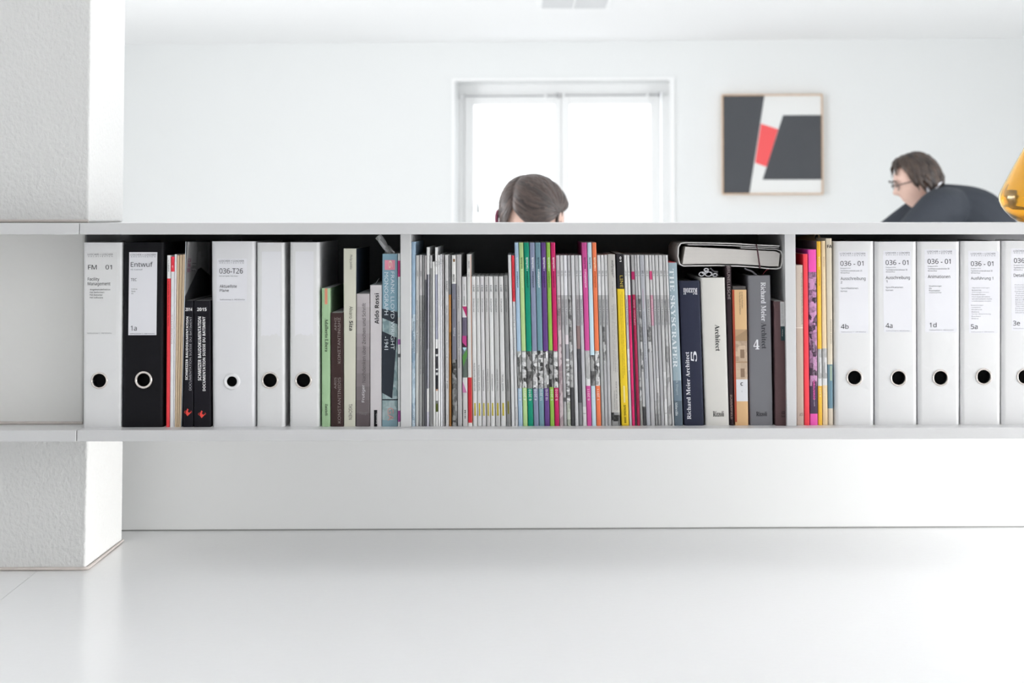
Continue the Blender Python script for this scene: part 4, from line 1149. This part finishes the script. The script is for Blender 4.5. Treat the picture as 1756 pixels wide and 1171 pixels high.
volume('book', 'narrow maroon book with white sticker, against the right divider', 'book', 516.4, (1326.4, 1345), (1329, 1349), [(733, '#5f4a4c')],
       [('Gesellschaft und Form', .66, .74, 520, 555, -90, INKL), ('Architektur um 1900', .78, .86, 520, 555, -90, INKL), ('Nay', .7, .8, 566, 578, -90, dict(color='#d0d0d0')), ('EB', .55, .85, 708, 718, 90, dict(color='#2c2024'))],
       group=BK, depth=.22, t=.002, patches=[([(.58, 517), (.98, 517), (.98, 560), (.58, 560)], '#c8c8c8'), ([(.60, 560), (.98, 560), (.98, 585), (.60, 585)], '#34484c')], front=.004)

# book lying flat on top, bound by a dark elastic band
FL = DB + .012
def fl(x, y, d=0.0): return at(x, y, FL+d)
top_c = [(1164.5, 424), (1168, 418.2), (1176, 417), (1210, 417.4), (1260, 418.6), (1300, 421.2), (1337, 422.6)]
bot_c = [(1341, 436), (1340.6, 450), (1338, 458.5), (1332, 460.2), (1316, 459.4), (1300, 457.6), (1265, 455.2), (1230, 454.4), (1200, 454.8), (1172, 455.2), (1166.5, 452), (1163.6, 440)]
flat_b = thing('book', 'open-edged thick white book lying flat on the upright books, bound with a dark band', 'book', fl(1252, 457, .1), BK)
wcov = mat('flat_cover', (.76, .75, .73), .5)
def strap(name, pts, m, d0, d1, th):
    """a thin bent board following pts (photo px) with depth"""
    P = [fl(*p) for p in pts]
    n = len(P)
    vs = []
    for d in (d0, d1):
        for i, p in enumerate(P):
            a, b_ = P[max(0, i-1)], P[min(n-1, i+1)]
            t = Vector((b_.x-a.x, 0, b_.z-a.z)).normalized()
            nn = Vector((t.z, 0, -t.x))
            vs.append(Vector((p.x, FL+d, p.z)))
            vs.append(Vector((p.x, FL+d, p.z)) + nn*th)
    fs = []
    q = 2*n
    for i in range(n-1):
        a = 2*i
        fs += [(a, a+1, a+3, a+2), (q+a+2, q+a+3, q+a+1, q+a), (a+2, q+a+2, q+a, a), (a+1, q+a+1, q+a+3, a+3)]
    fs += [(0, q, q+1, 1), (2*n-2, 2*n-1, q+2*n-1, q+2*n-2)]
    return mesh(name, vs, fs, m, flat_b, smooth=True, sharp=.7)
strap('cover', list(reversed(top_c)) + list(reversed(bot_c)) + [], wcov, 0, .19, .0018)
strap('cover_flap', [(1336, 425.5), (1300, 424), (1260, 422), (1220, 420.6), (1180, 420.2)], wcov, .001, .188, .0012)
strap('cover_flap', [(1341, 437), (1339, 431), (1332, 428.4), (1300, 427), (1270, 425.4)], wcov, .001, .188, .0012)
pb_t = [(1175.5, 423), (1215, 425), (1260, 427.2), (1300, 429.4), (1330, 431), (1337.5, 435)]
pb_b = [(1335, 456.5), (1318, 456.6), (1300, 455), (1265, 452.8), (1230, 452.2), (1200, 452.6), (1170.5, 453.4)]
n1 = [fl(*p, .004) for p in pb_t] + [fl(*p, .004) for p in pb_b]
n2 = [v + Vector((0, .18, 0)) for v in n1]
N = len(n1)
pgm = bpy.data.materials.new('page_edges')
pgm.use_nodes = True
gnt = pgm.node_tree
pb = gnt.nodes['Principled BSDF']
pb.inputs['Roughness'].default_value = .85
wv = gnt.nodes.new('ShaderNodeTexWave')
wv.bands_direction = 'Z'
wv.inputs['Scale'].default_value = 260
wv.inputs['Distortion'].default_value = 3
wv.inputs['Detail'].default_value = 2
tcn = gnt.nodes.new('ShaderNodeTexCoord')
gnt.links.new(tcn.outputs['Object'], wv.inputs['Vector'])
rmp = gnt.nodes.new('ShaderNodeValToRGB')
rmp.color_ramp.elements[0].color = (.66, .63, .60, 1)
rmp.color_ramp.elements[1].color = (.80, .77, .74, 1)
gnt.links.new(wv.outputs['Fac'], rmp.inputs[0])
gnt.links.new(rmp.outputs[0], pb.inputs['Base Color'])
mesh('page_block', n1+n2, [tuple(range(N))[::-1], tuple(range(N, 2*N))] + [(i, (i+1) % N, N+(i+1) % N, N+i) for i in range(N)], pgm, flat_b)
bandp = [fl(1297.3, 420.2, -.0022), fl(1299, 430, -.0024), fl(1301, 444, -.0024), fl(1303.2, 459.4, -.0022)]
bandp += [bandp[3]+Vector((0, .19, -.002)), bandp[0]+Vector((0, .19, .002))]
tube('elastic_band', bandp, .0013, mat('elastic_maroon', hexlin('#4a2a32', .75), .6), flat_b, n=8, closed=True)['label'] = 'dark maroon elastic band'

# ---- right bay --------------------------------------------------------------
volume('book', 'short beige book right of the right divider', 'book', 454.4, (1364.4, 1376.8), (1366.2, 1379), [(563, '#c2b4a8'), (564.5, '#dcd2c8'), (733, '#bba99c')],
       [('Architekturführer Schweiz im Grünen Bereich Zürich', .72, .9, 468, 558, 90, dict(color='#4a4444')), ('archi', .4, .86, 710, 717, 0, dict(color='#4a403c'))], group=BK, depth=.20)
volume('book', 'bright red book behind the short beige one', 'book', 435.6, (1377, 1385.2), (1379.2, 1388.8), [(733, '#ef4450')], group=BK, depth=.25, side='#d02434', t=.001)
volume('book', 'pink and purple book lettered DOWNTOWN', 'book', 427.8, (1385.6, 1400), (1389.2, 1402.8), [(467, '#ee56b0'), (665, 'purple'), (713, '#53465a'), (733, '#f060b4')],
       [('galerie', .5, .64, 688, 700, 90, dict(color='#e8e0e8')), ('DOWNTOWN', .42, .68, 656, 688, 90, dict(color='#f468b8', bold=.01)), ('Zürich Fotografie', .46, .66, 616, 652, 90, dict(color='#e0d0e0')), ('Stadtbilder', .46, .68, 588, 606, 90, dict(color='#e0d0e0'))],
       group=BK, depth=.25, t=.0008, side='#c838a0')
tall_r = 'tall magazines at the left of the right bay'
volume('magazine', 'tall golden yellow magazine beside the DOWNTOWN book', 'magazine', 413.8, (1400.2, 1407.8), (1403, 1410.6), [(601, '#ecb93c'), (665, 'pale'), (733, '#ecb940')],
       [('technik', .35, .7, 440, 458, 90, dict(color='#fff0c8')), ('architektur', .4, .7, 463, 491, 90, dict(color='#6a5018')), ('3 2011', .35, .7, 669, 684, 90, dict(color='#fff0c8'))], group=tall_r, depth=.235, side='#75686f')
volume('magazine', 'tall pale sand-coloured magazine right of the yellow one', 'magazine', 413.2, (1408, 1415.5), (1410.8, 1420.2), [(600, '#e4cca4'), (664, 'pale'), (733, '#e8cfa6')],
       [('technik', .4, .7, 440, 458, 90, dict(color='#b49a70')), ('architektur', .35, .65, 463, 491, 90, dict(color='#f4e8d0')), ('9 2010', .3, .6, 669, 682, 90, dict(color='#f8eed8'))], group=tall_r, depth=.235)
volume('magazine', 'tallest beige magazine with teal lower block, touching the 4b binder', 'magazine', 408.6, (1415.7, 1426.6), (1420.4, 1429), [(628, '#d2c8b4'), (704, '#6b8a98'), (733, '#d2c6b4')],
       [('FA', .2, 1.0, 420, 425.4, 0, dict(color='#2c2c30', bold=.02)), ('Fassade Façade', .6, .82, 550, 592, -90, dict(color='#55554e'))], group=tall_r, depth=.24,
       patches=[([(.45, 630), (.85, 630), (.85, 656), (.45, 656)], '#a4b4a0')])
scroll = thing('paper_roll', 'small tan paper roll lying on top of the pink and red books', 'paper roll', at(1390, 427.4, DB+.17))
zr = at(1392, 427.0, DB).z
cr = Vector((at(1401, 407, DB+.10).x, DB+.10, 0))
rp = [Vector((cr.x, DB+.10, at(1401, 406.8, DB+.10).z)), Vector((at(1384, 407, DB+.17).x, DB+.17, at(1384, 408.6, DB+.17).z)), Vector((at(1368, 407, DB+.26).x, DB+.26, at(1368, 411, DB+.26).z))]
tan_m = mat('tan_paper', hexlin('#cbb48e', .8), .7)
tube('rolled_sheet', rp, .0062, tan_m, scroll, n=16)
tube('core_shade_disc', [rp[0]+Vector((.0002, -.0006, 0)), rp[0]+Vector((0, -.0002, 0))], .0046, mat('roll_core_shade', (.05, .04, .03), .9), scroll, n=16)  # dark disc on the solid end, painting the shade inside the roll

# ------------------------------------------------------------------ people
def skin_pts(nodes, edges, root, sub=2):
    """one continuous surface grown over a skeleton; returns verts, faces"""
    me = bpy.data.meshes.new('s')
    names = list(nodes)
    me.from_pydata([nodes[n][0] for n in names], [(names.index(a), names.index(b_)) for a, b_ in edges], [])
    ob = bpy.data.objects.new('s', me)
    C.objects.link(ob)
    sk = ob.modifiers.new('k', 'SKIN')
    sk.use_smooth_shade = True
    for i, n in enumerate(names):
        rx = nodes[n][1]
        r = (rx, rx) if not isinstance(rx, tuple) else rx
        me.skin_vertices[0].data[i].radius = r
        me.skin_vertices[0].data[i].use_root = (n == root)
    sb = ob.modifiers.new('s', 'SUBSURF')
    sb.levels = sb.render_levels = sub
    dg = bpy.context.evaluated_depsgraph_get()
    ev = bpy.data.meshes.new_from_object(ob.evaluated_get(dg))
    vs = [v.co.copy() for v in ev.vertices]
    fs = [tuple(p.vertices) for p in ev.polygons]
    bpy.data.objects.remove(ob, do_unlink=True)
    bpy.data.meshes.remove(me)
    bpy.data.meshes.remove(ev)
    return vs, fs
def chains(nodes, cs):
    """limb by limb, each an unbranched closed skin rooted inside the next; fuse() then melts them into one surface"""
    out = []
    for c in cs:
        nd = {n: nodes[n] for n in c}
        if c[0] in ('chest', 'pelvis') and len(c) > 1 and c[1] not in ('mid', 'low'):
            r1 = nodes[c[1]][1]
            nd[c[0]] = (nodes[c[0]][0], min(.085, (r1 if not isinstance(r1, tuple) else r1[0])*1.05))
        out.append(skin_pts(nd, list(zip(c[:-1], c[1:])), c[0]))
    return out
def ga(x, s): return math.exp(-(x/s)**2)
def headpoint(d):
    """human head shape; d = unit direction, x to the side, y to the face, z up"""
    x, y, z = d
    p = Vector((.075*x, .096*y, .115*z))
    if z < 0:
        p.x *= 1-.34*(-z)**1.6
        if y < 0: p.y *= 1-.45*min(1, (-z)**1.2)
        else: p.y *= 1-.10*(-z)
    if y > 0:
        p.y *= 1-.06*ga(x, .5)
        f = y**2
        p.y += f*(.033*ga(p.x, .0125)*(max(0, 1-abs(p.z+.016)/.032) if p.z > -.016 else max(0, 1-abs(p.z+.016)/.013)))
        p.y -= f*.010*ga(abs(p.x)-.031, .016)*ga(p.z-.016, .013)
        p.y += f*.005*ga(p.z-.036, .010)*ga(p.x, .05)
        p.y += f*(.006*ga(p.z+.053, .007)+.006*ga(p.z+.064, .006))*ga(p.x, .024)
        p.y -= f*.003*ga(p.z+.0585, .003)*ga(p.x, .022)
        p.y += f*.012*ga(p.z+.094, .018)*ga(p.x, .028)
    return p
def headmesh(nu=56, nv=40):
    vs, fs = [], []
    for j in range(nv+1):
        la = -pi/2+pi*j/nv
        for i in range(nu):
            lo = 2*pi*i/nu
            vs.append(headpoint((math.cos(la)*math.cos(lo), math.cos(la)*math.sin(lo), math.sin(la))))
    for j in range(nv):
        for i in range(nu):
            a, b_ = j*nu+i, j*nu+(i+1) % nu
            fs.append((a, b_, b_+nu, a+nu))
    for s in (-1, 1):              # ears
        k = len(vs)
        for j in range(9):
            for i in range(12):
                la, lo = -pi/2+pi*j/8, 2*pi*i/12
                vs.append(Vector((s*(.072+.011*math.cos(la)*math.cos(lo)), -.006+.018*math.cos(la)*math.sin(lo)-.006*math.sin(la), -.002+.031*math.sin(la))))
        for j in range(8):
            for i in range(12):
                a, b_ = k+j*12+i, k+j*12+(i+1) % 12
                fs.append((a, b_, b_+12, a+12))
    return vs, fs
def frame_of(fwd, up):
    y = Vector(fwd).normalized()
    x = y.cross(Vector(up)).normalized()
    z = x.cross(y)
    return Matrix((x, y, z)).transposed()
def fuse(name, parts, voxel, parent, mats, pick):
    """join closed shapes into ONE continuous skin"""
    vs, fs = [], []
    for v, f in parts:
        k = len(vs)
        vs += [tuple(q) for q in v]
        fs += [tuple(i+k for i in g) for g in f]
    me = bpy.data.meshes.new('f')
    me.from_pydata(vs, [], fs)
    ob = bpy.data.objects.new('f', me)
    C.objects.link(ob)
    rm = ob.modifiers.new('r', 'REMESH')
    rm.mode = 'VOXEL'
    rm.voxel_size = voxel
    sm = ob.modifiers.new('s', 'SMOOTH')
    sm.factor = .5
    sm.iterations = 3
    dg = bpy.context.evaluated_depsgraph_get()
    ev = bpy.data.meshes.new_from_object(ob.evaluated_get(dg))
    V_ = [v.co.copy() for v in ev.vertices]
    F_ = [tuple(p.vertices) for p in ev.polygons]
    bpy.data.objects.remove(ob, do_unlink=True)
    idx = [pick(sum((V_[i] for i in f), Vector())/len(f)) for f in F_]
    return mesh(name, V_, F_, mats, parent, smooth=True, idx=idx)
def fingers(base, dirv, side, up, curl=.5, s=1.0):
    """five finger chains on a palm; returns list of closed meshes"""
    parts = []
    d, sv, u = Vector(dirv).normalized(), Vector(side).normalized(), Vector(up).normalized()
    for k, (off, ln) in enumerate([(-.030, .070), (-.010, .080), (.010, .076), (.029, .060)]):
        p = base + d*.075*s + sv*off*s
        dd = d.copy()
        pts = [base+d*.02*s+sv*off*.7*s, p]
        for q in range(3):
            dd = (dd - u*curl*.45).normalized()
            p = p + dd*ln*s/3
            pts.append(p)
        parts.append(({i: (q, (.010-.001*i)*s) for i, q in enumerate(pts)}, [(i, i+1) for i in range(len(pts)-1)]))
    p = base + d*.02*s - sv*.035*s
    pts = [base+d*.01*s, p, p+(d*.6-sv*.7)*.035*s, p+(d*.85-sv*.75-u*.3)*.06*s]
    parts.append(({i: (q, (.012-.001*i)*s) for i, q in enumerate(pts)}, [(i, i+1) for i in range(3)]))
    out = [skin_pts(n, e, 0, 1) for n, e in parts]
    palm = {0: (base-d*.01, .024*s), 1: (base+d*.04*s-sv*.012*s, .022*s), 2: (base+d*.075*s-sv*.024*s, .015*s), 3: (base+d*.078*s+sv*.0*s, .016*s), 4: (base+d*.075*s+sv*.024*s, .014*s)}
    out.append(skin_pts(palm, [(0, 1), (1, 2), (1, 3), (1, 4)], 0, 1))
    return out
def hairmat(name, c0, c1, scale):
    m = bpy.data.materials.new(name)
    m.use_nodes = True
    nt = m.node_tree
    b_ = nt.nodes['Principled BSDF']
    b_.inputs['Roughness'].default_value = .36
    b_.inputs['Specular IOR Level'].default_value = .45
    at_ = nt.nodes.new('ShaderNodeAttribute')
    at_.attribute_name = 'strand'
    n = nt.nodes.new('ShaderNodeTexNoise')
    n.inputs['Scale'].default_value = scale
    n.inputs['Detail'].default_value = 4
    nt.links.new(at_.outputs['Vector'], n.inputs['Vector'])
    rp_ = nt.nodes.new('ShaderNodeValToRGB')
    rp_.color_ramp.elements[0].position = .35
    rp_.color_ramp.elements[1].position = .68
    rp_.color_ramp.elements[0].color = (*c0, 1)
    rp_.color_ramp.elements[1].color = (*c1, 1)
    nt.links.new(n.outputs['Fac'], rp_.inputs[0])
    nt.links.new(rp_.outputs[0], b_.inputs['Base Color'])
    return m
def locks(name, paths, m, parent, w0=.007, n=6):
    """hair made of many tapered strands laid side by side"""
    vs, fs, at_ = [], [], []
    for q, (pts, nrm, w_) in enumerate(paths):
        L = len(pts)
        k = len(vs)
        for i, p in enumerate(pts):
            a, b_ = pts[max(0, i-1)], pts[min(L-1, i+1)]
            t = (b_-a).normalized()
            s = t.cross(nrm[i]).normalized()
            u = s.cross(t)
            f = i/(L-1)
            ww = w_*(.55+.45*math.sin(pi*min(1, f*1.1+.12)))*(1 if f < .75 else max(.12, (1-f)/.25))
            for e in range(n):
                an = 2*pi*e/n
                vs.append(p + s*math.cos(an)*ww + u*math.sin(an)*ww*.55)
                at_.append((q*1.37, f*.6, e*.05))
        for i in range(L-1):
            for e in range(n):
                fs.append((k+i*n+e, k+i*n+(e+1) % n, k+(i+1)*n+(e+1) % n, k+(i+1)*n+e))
        fs.append(tuple(k+e for e in reversed(range(n))))
        fs.append(tuple(k+(L-1)*n+e for e in range(n)))
    o = mesh(name, vs, fs, m, parent, smooth=True)
    a = o.data.attributes.new('strand', 'FLOAT_VECTOR', 'POINT')
    a.data.foreach_set('vector', [c for v in at_ for c in v])
    return o
skin_m = mat('skin', (.60, .40, .33), .5, vary=.06, scale=25)

# --- seated figure behind the shelf: only the crown of the head shows ---
YW = 4.5
hc = at(919, 372, YW)
fw_ = Vector((-.384, -.688, -.614)).normalized()
Rw = frame_of(fw_, (-.435, -.454, .777))
S1 = .955
toW = lambda p, R_=Rw, c=hc, s=S1: c + R_ @ (Vector(p)*s)
person = thing('person', 'person with centre-parted brown hair behind the shelf, head bowed, only the crown showing', 'person', (hc.x, hc.y+.2, 0))
hv, hf = headmesh()
hv = [toW(v) for v in hv]
nb = toW((0, -.045, -.085))
sh = Vector((hc.x+.02, hc.y+.22, hc.z-.22))
nodes = {'neck': (nb, .052), 'neck0': (nb.lerp(sh, .5), .055), 'chest': (sh + Vector((0, .02, -.02)), (.11, .085)), 'mid': (sh + Vector((0, .12, -.22)), (.13, .10)), 'pelvis': (Vector((hc.x+.02, hc.y+.42, .84)), (.16, .12)),
         'shl': (sh+Vector((-.16, 0, -.02)), .055), 'shr': (sh+Vector((.16, 0, -.02)), .055), 'ell': (sh+Vector((-.22, -.13, -.24)), .042), 'elr': (sh+Vector((.22, -.13, -.24)), .042),
         'wrl': (sh+Vector((-.10, -.30, -.33)), .030), 'wrr': (sh+Vector((.10, -.30, -.33)), .030),
         'hil': (Vector((hc.x-.08, hc.y+.43, .80)), .09), 'hir': (Vector((hc.x+.12, hc.y+.43, .80)), .09), 'knl': (Vector((hc.x-.09, hc.y+.36, .44)), .062), 'knr': (Vector((hc.x+.13, hc.y+.38, .44)), .062),
         'anl': (Vector((hc.x-.09, hc.y+.44, .09)), .042), 'anr': (Vector((hc.x+.13, hc.y+.45, .09)), .042), 'tol': (Vector((hc.x-.10, hc.y+.28, .045)), .040), 'tor': (Vector((hc.x+.14, hc.y+.29, .045)), .040)}
parts = [(hv, hf)] + chains(nodes, [('pelvis', 'mid', 'chest', 'neck0', 'neck'), ('chest', 'shl', 'ell', 'wrl'), ('chest', 'shr', 'elr', 'wrr'), ('pelvis', 'hil', 'knl', 'anl', 'tol'), ('pelvis', 'hir', 'knr', 'anr', 'tor')])
for s, wn_, el_ in ((-1, 'wrl', 'ell'), (1, 'wrr', 'elr')):
    w0_ = nodes[wn_][0]
    dv = (w0_-nodes[el_][0]).normalized()
    parts += fingers(w0_, dv, Vector((s, 0, 0)).cross(dv).cross(dv)*-1 if False else dv.cross(Vector((0, 0, 1)))*s, Vector((0, 0, 1)), .5, .9)
cl_dark = mat('dark_clothes', (.05, .05, .06), .85)
zneck = sh.z+.035
def pickw(p):
    if p.z < .07: return 1
    if (p-hc).length < .135: return 0
    if p.z > zneck: return 0
    for wn_ in ('wrl', 'wrr'):
        if (p-nodes[wn_][0]).length < .025 or (p.y < nodes[wn_][0].y-.005 and abs(p.z-nodes[wn_][0].z) < .16): return 0
    return 1
fuse('body', parts, .0065, person, [skin_m, cl_dark], pickw)
hair_w = hairmat('hair_brown', hexlin('#221a19', 1.0), hexlin('#574741', 1.0), 2.2)
# strands from the centre parting over the skull
def scalp(lat, lon, lift=.0):
    """lon: 0 = parting plane, measured sideways; lat: along the parting from the forehead to the nape"""
    d = Vector((math.sin(lon), math.cos(lon)*math.cos(lat), math.cos(lon)*math.sin(lat)))
    p = headpoint(d)
    return p + Vector((d.x, d.y, d.z)).normalized()*lift
rr = random.Random(3)
paths = []
for s in (-1, 1):
    for k in range(60):
        la0 = math.radians(50 + k*2.4)         # along the parting: forehead -> back
        dip = math.radians(29)*max(0, 1-k/34)**1.3
        pts, nr = [], []
        nseg = 17
        for i in range(nseg):
            f = i/(nseg-1)
            al = .02 + f*1.45
            la = la0 - dip*min(1.25, al/.52)**.85 + (.5 if s > 0 else .05)*max(0, al-.75)*max(0, 1-k/30)
            lift = .0070 + .007*math.sin(pi*min(1, f*.95+.05)) + rr.uniform(-.0010, .0010) + .0012*math.sin(k*.9)*f
            lon = al*s
            pts.append(toW(scalp(la, lon, lift)))
            nr.append((Rw @ Vector((math.sin(lon), math.cos(lon)*math.cos(la), math.cos(lon)*math.sin(la)))).normalized())
        p = pts[-1]
        for i in range(4):
            p = p + Vector((.0035*s, .002, -.024))
            pts.append(p)
            nr.append(nr[-1])
        paths.append((pts, nr, .0068))
locks('hair', paths, hair_w, person)
part = [toW(scalp(math.radians(50+3*i), 0, .0052)) for i in range(24)]
tube('hair_parting', part, .0022, mat('scalp', (.42, .33, .30), .6), person, n=6)
# earpiece of red-framed glasses at the temple
g0 = at(855.5, 372, YW-.02)
gl_pts = [g0+Vector((.0085*math.cos(a)*.7, .004*math.sin(a*2), .022*math.sin(a)-.006)) for a in [2*pi*i/20 for i in range(20)]]
tube('glasses', gl_pts, .0055, mat('glasses_plum', hexlin('#6a2740', .9), .3), person, n=8, closed=True)['label'] = 'plum glasses rim'

# --- man bent over a table at the right, in profile ---
YM = 6.4
PXM = YM/F
def mp_(px, py, dy=0.0):
    p = at(px, py, YM)
    return Vector((p.x, YM+dy, p.z))
hm = mp_(1571, 313)
fm = Vector((-.94, -.02, -.33)).normalized()
Rm = frame_of(fm, (-.15, 0, 1))
SM = .90
toM = lambda p: hm + Rm @ (Vector(p)*SM)
man = thing('person', 'person in navy jacket and glasses, bent over to the left below the painting', 'person', (mp_(1700, 400).x, YM, 0))
hv, hf = headmesh()
hv = [toM(v) for v in hv]
nbm = toM((0, -.05, -.075))
N = {'neck': (nbm, .058), 'neck0': (mp_(1609, 334), .046), 'chest': (mp_(1638, 355), (.105, .105)), 'mid': (mp_(1689, 367), (.115, .12)), 'low': (mp_(1716, 440), (.12, .12)), 'pelvis': (mp_(1738, 500), (.13, .14)),
     'shn': (mp_(1593, 354, -.16), .080), 'shf': (mp_(1606, 352, .15), .066), 'eln': (mp_(1538, 398, -.20), .054), 'elf': (mp_(1538, 398, .20), .046),
     'wrn': (mp_(1482, 446, -.13), .033), 'wrf': (mp_(1482, 446, .14), .033),
     'coln': (mp_(1590, 345, -.085), .042), 'colf': (mp_(1588, 343, .085), .040), 'hin': (mp_(1738, 520, -.09), .10), 'hif': (mp_(1738, 520, .09), .10), 'knn': (Vector((mp_(1732, 400).x, YM-.10, .52)), .070), 'knf': (Vector((mp_(1732, 400).x, YM+.10, .52)), .070),
     'ann': (Vector((mp_(1752, 400).x, YM-.10, .10)), .048), 'anf': (Vector((mp_(1752, 400).x, YM+.10, .10)), .048), 'ton': (Vector((mp_(1680, 400).x, YM-.11, .048)), .042), 'tof': (Vector((mp_(1680, 400).x, YM+.11, .048)), .042)}
parts = [(hv, hf)] + chains(N, [('pelvis', 'low', 'mid', 'chest', 'neck0', 'neck'), ('chest', 'shn', 'eln', 'wrn'), ('chest', 'shf', 'elf', 'wrf'), ('chest', 'coln'), ('chest', 'colf'), ('pelvis', 'hin', 'knn', 'ann', 'ton'), ('pelvis', 'hif', 'knf', 'anf', 'tof')])
for s, wn_, el_ in ((-1, 'wrn', 'eln'), (1, 'wrf', 'elf')):
    dv = (N[wn_][0]-N[el_][0]).normalized()
    parts += fingers(N[wn_][0], dv, Vector((0, -s, 0)), Vector((0, 0, 1)), .4, 1.0)
jacket = mat('jacket_navy', hexlin('#2b3039', 1.1), .8, vary=.08, scale=60)
trousers = mat('trousers_dark', (.03, .03, .035), .85)
nape = N['neck0'][0]
ndir = (nbm-nape).normalized()
def pickm(p):
    q = Rm.transposed() @ (p-hm) / SM
    if q.length < .135 and q.z > -.128 and abs(q.x) < .090 and q.y > -.035-.6*(q.z+.03) and q.y < .14: return 0
    for wn_ in ('wrn', 'wrf'):
        if p.x < N[wn_][0].x+.01 and p.z < N[wn_][0].z+.08: return 0
    return 2 if p.z < mp_(1738, 500).z else 1
fuse('body', parts, .0065, man, [skin_m, jacket, trousers], pickm)
# collar
cl = [(1584, 337, -.070), (1591, 327, -.075), (1600, 317.5, -.070), (1608, 311.5, -.050), (1613, 309, -.022), (1614, 308.5, 0), (1613, 309, .022), (1608, 311.5, .050), (1600, 317.5, .070), (1591, 327, .075)]
rows = [[mp_(x+3-2.3*j, y+1-4.4*j, dy*(1-.04*j)) for j in range(4)] for x, y, dy in cl]
sheet('shirt_collar', rows, mat('shirt_white', (.80, .80, .84), .7), man, thick=.003)['label'] = 'white shirt collar'
# glasses: two rims, bridge and temples
gm = mat('glasses_dark', (.03, .03, .035), .35)
for s in (-1, 1):
    c_ = Vector((s*.033, .091, .014))
    tube('glasses', [toM(c_+Vector((.021*math.cos(a), -.004*abs(math.cos(a)), .017*math.sin(a)))) for a in [2*pi*i/20 for i in range(20)]], .0015, gm, man, n=6, closed=True)
    tube('glasses_temple', [toM((s*.054, .088, .018)), toM((s*.070, .055, .016)), toM((s*.078, .0, .012))], .0018, gm, man, n=6)
for s in (-1, 1):
    tube('eyebrow', [toM((s*.016, .101, .036)), toM((s*.032, .099, .040)), toM((s*.048, .090, .035))], [.0025, .004, .002], mat('brow_brown', (.05, .035, .03), .7), man, n=6)
    tube('eye', [toM((s*.022, .0905, .014)), toM((s*.032, .0915, .0155)), toM((s*.042, .088, .014))], [.0025, .006, .002], mat('eye_dark', (.08, .06, .055), .3), man, n=8)
hair_m = hairmat('hair_dark_brown', hexlin('#1e1614', 1.0), hexlin('#49392f', 1.0), 2.0)
rr = random.Random(11)
paths = []
for ring_, (lat0, cnt) in enumerate([(78, 16), (66, 26), (52, 32), (38, 36), (24, 36), (8, 36)]):
    for k in range(cnt):
        lo = 2*pi*(k+.5*(ring_ % 2))/cnt
        d = Vector((math.cos(math.radians(lat0))*math.cos(lo), math.cos(math.radians(lat0))*math.sin(lo), math.sin(math.radians(lat0))))
        if d.y > .28 and d.z < .80: continue
        if d.y > .02 and d.z < .30: continue
        if d.z < .3 and d.y > -.15 and abs(d.x) > .8: continue
        front = d.y > .30
        pts, nr = [], []
        n_ = 9
        for i in range(n_):
            f = i/(n_-1)
            ln = (.24 if front else .62 if d.y > -.35 else .46)+rr.uniform(-.06, .06)
            la = math.radians(lat0) - f*ln*(1.5 if lat0 > 30 else 1.35)
            sw = lo + f*.16*math.sin(lo*3+ring_) - (f*.22 if math.cos(lo) > 0 else -f*.22)*(1 if d.y > -.2 else 0)
            q = Vector((math.cos(la)*math.cos(sw), math.cos(la)*math.sin(sw), math.sin(la)))
            p = headpoint(q)
            if q.z < -.1 and q.y < .2: p = Vector((.074*q.x*1.02, .096*q.y, .115*q.z))
            p = p + q*(.006+.008*math.sin(pi*min(1, f*.9+.1)) + rr.uniform(-.0015, .002) + (.004 if lat0 < 60 else .002))
            pts.append(toM(p))
            nr.append((Rm @ q).normalized())
        paths.append((pts, nr, .0115+rr.uniform(-.002, .003)))
locks('hair', paths, hair_m, man)

# ------------------------------------------------------------------ orange glass vase at the right end
og = bpy.data.materials.new('orange_glass')
og.use_nodes = True
ob_ = og.node_tree.nodes['Principled BSDF']
ob_.inputs['Base Color'].default_value = (1.0, .68, .15, 1)
ob_.inputs['Transmission Weight'].default_value = 1.0
ob_.inputs['Roughness'].default_value = 0.02
ob_.inputs['IOR'].default_value = 1.45
YV = 3.02
zv = at(1790, 378.2, YV).z
cxv = at(1793, 340, YV).x
K = YV/F
prof_px = [(0, 378.6), (34, 378.6), (46, 377), (58, 370), (68, 360), (75, 350), (78.5, 341), (78.5, 332), (75, 322), (69, 310), (61, 295), (53, 280), (45, 266), (38, 254), (31, 240), (25, 224), (21, 205), (19, 185), (19, 168), (22, 158)]
prof = [(r*K, zst+.0003+(378.6-y)*K) for r, y in prof_px]
inn = [(max(.004, r-.0028), z+(.0026 if i < 4 else 0)) for i, (r, z) in enumerate(prof)][1:]
loop = prof + list(reversed(inn)) + [(0, inn[0][1])]
NV = 64
vs, fs = [], []
for (r, z) in loop:
    for i in range(NV):
        a = 2*pi*i/NV
        vs.append((cxv+r*math.cos(a), YV+r*math.sin(a), z))
for j in range(len(loop)-1):
    for i in range(NV):
        fs.append((j*NV+i, j*NV+(i+1) % NV, (j+1)*NV+(i+1) % NV, (j+1)*NV+i))
vase = thing('glass_vase', 'translucent orange teardrop glass vase standing on the shelf top at the right picture edge', 'vase', (cxv, YV, zst))
o = mesh('vase_body', vs, fs, og, vase, smooth=True)
bm = bmesh.new()
bm.from_mesh(o.data)
bmesh.ops.remove_doubles(bm, verts=bm.verts, dist=1e-5)
bmesh.ops.recalc_face_normals(bm, faces=bm.faces)
bm.to_mesh(o.data)
bm.free()
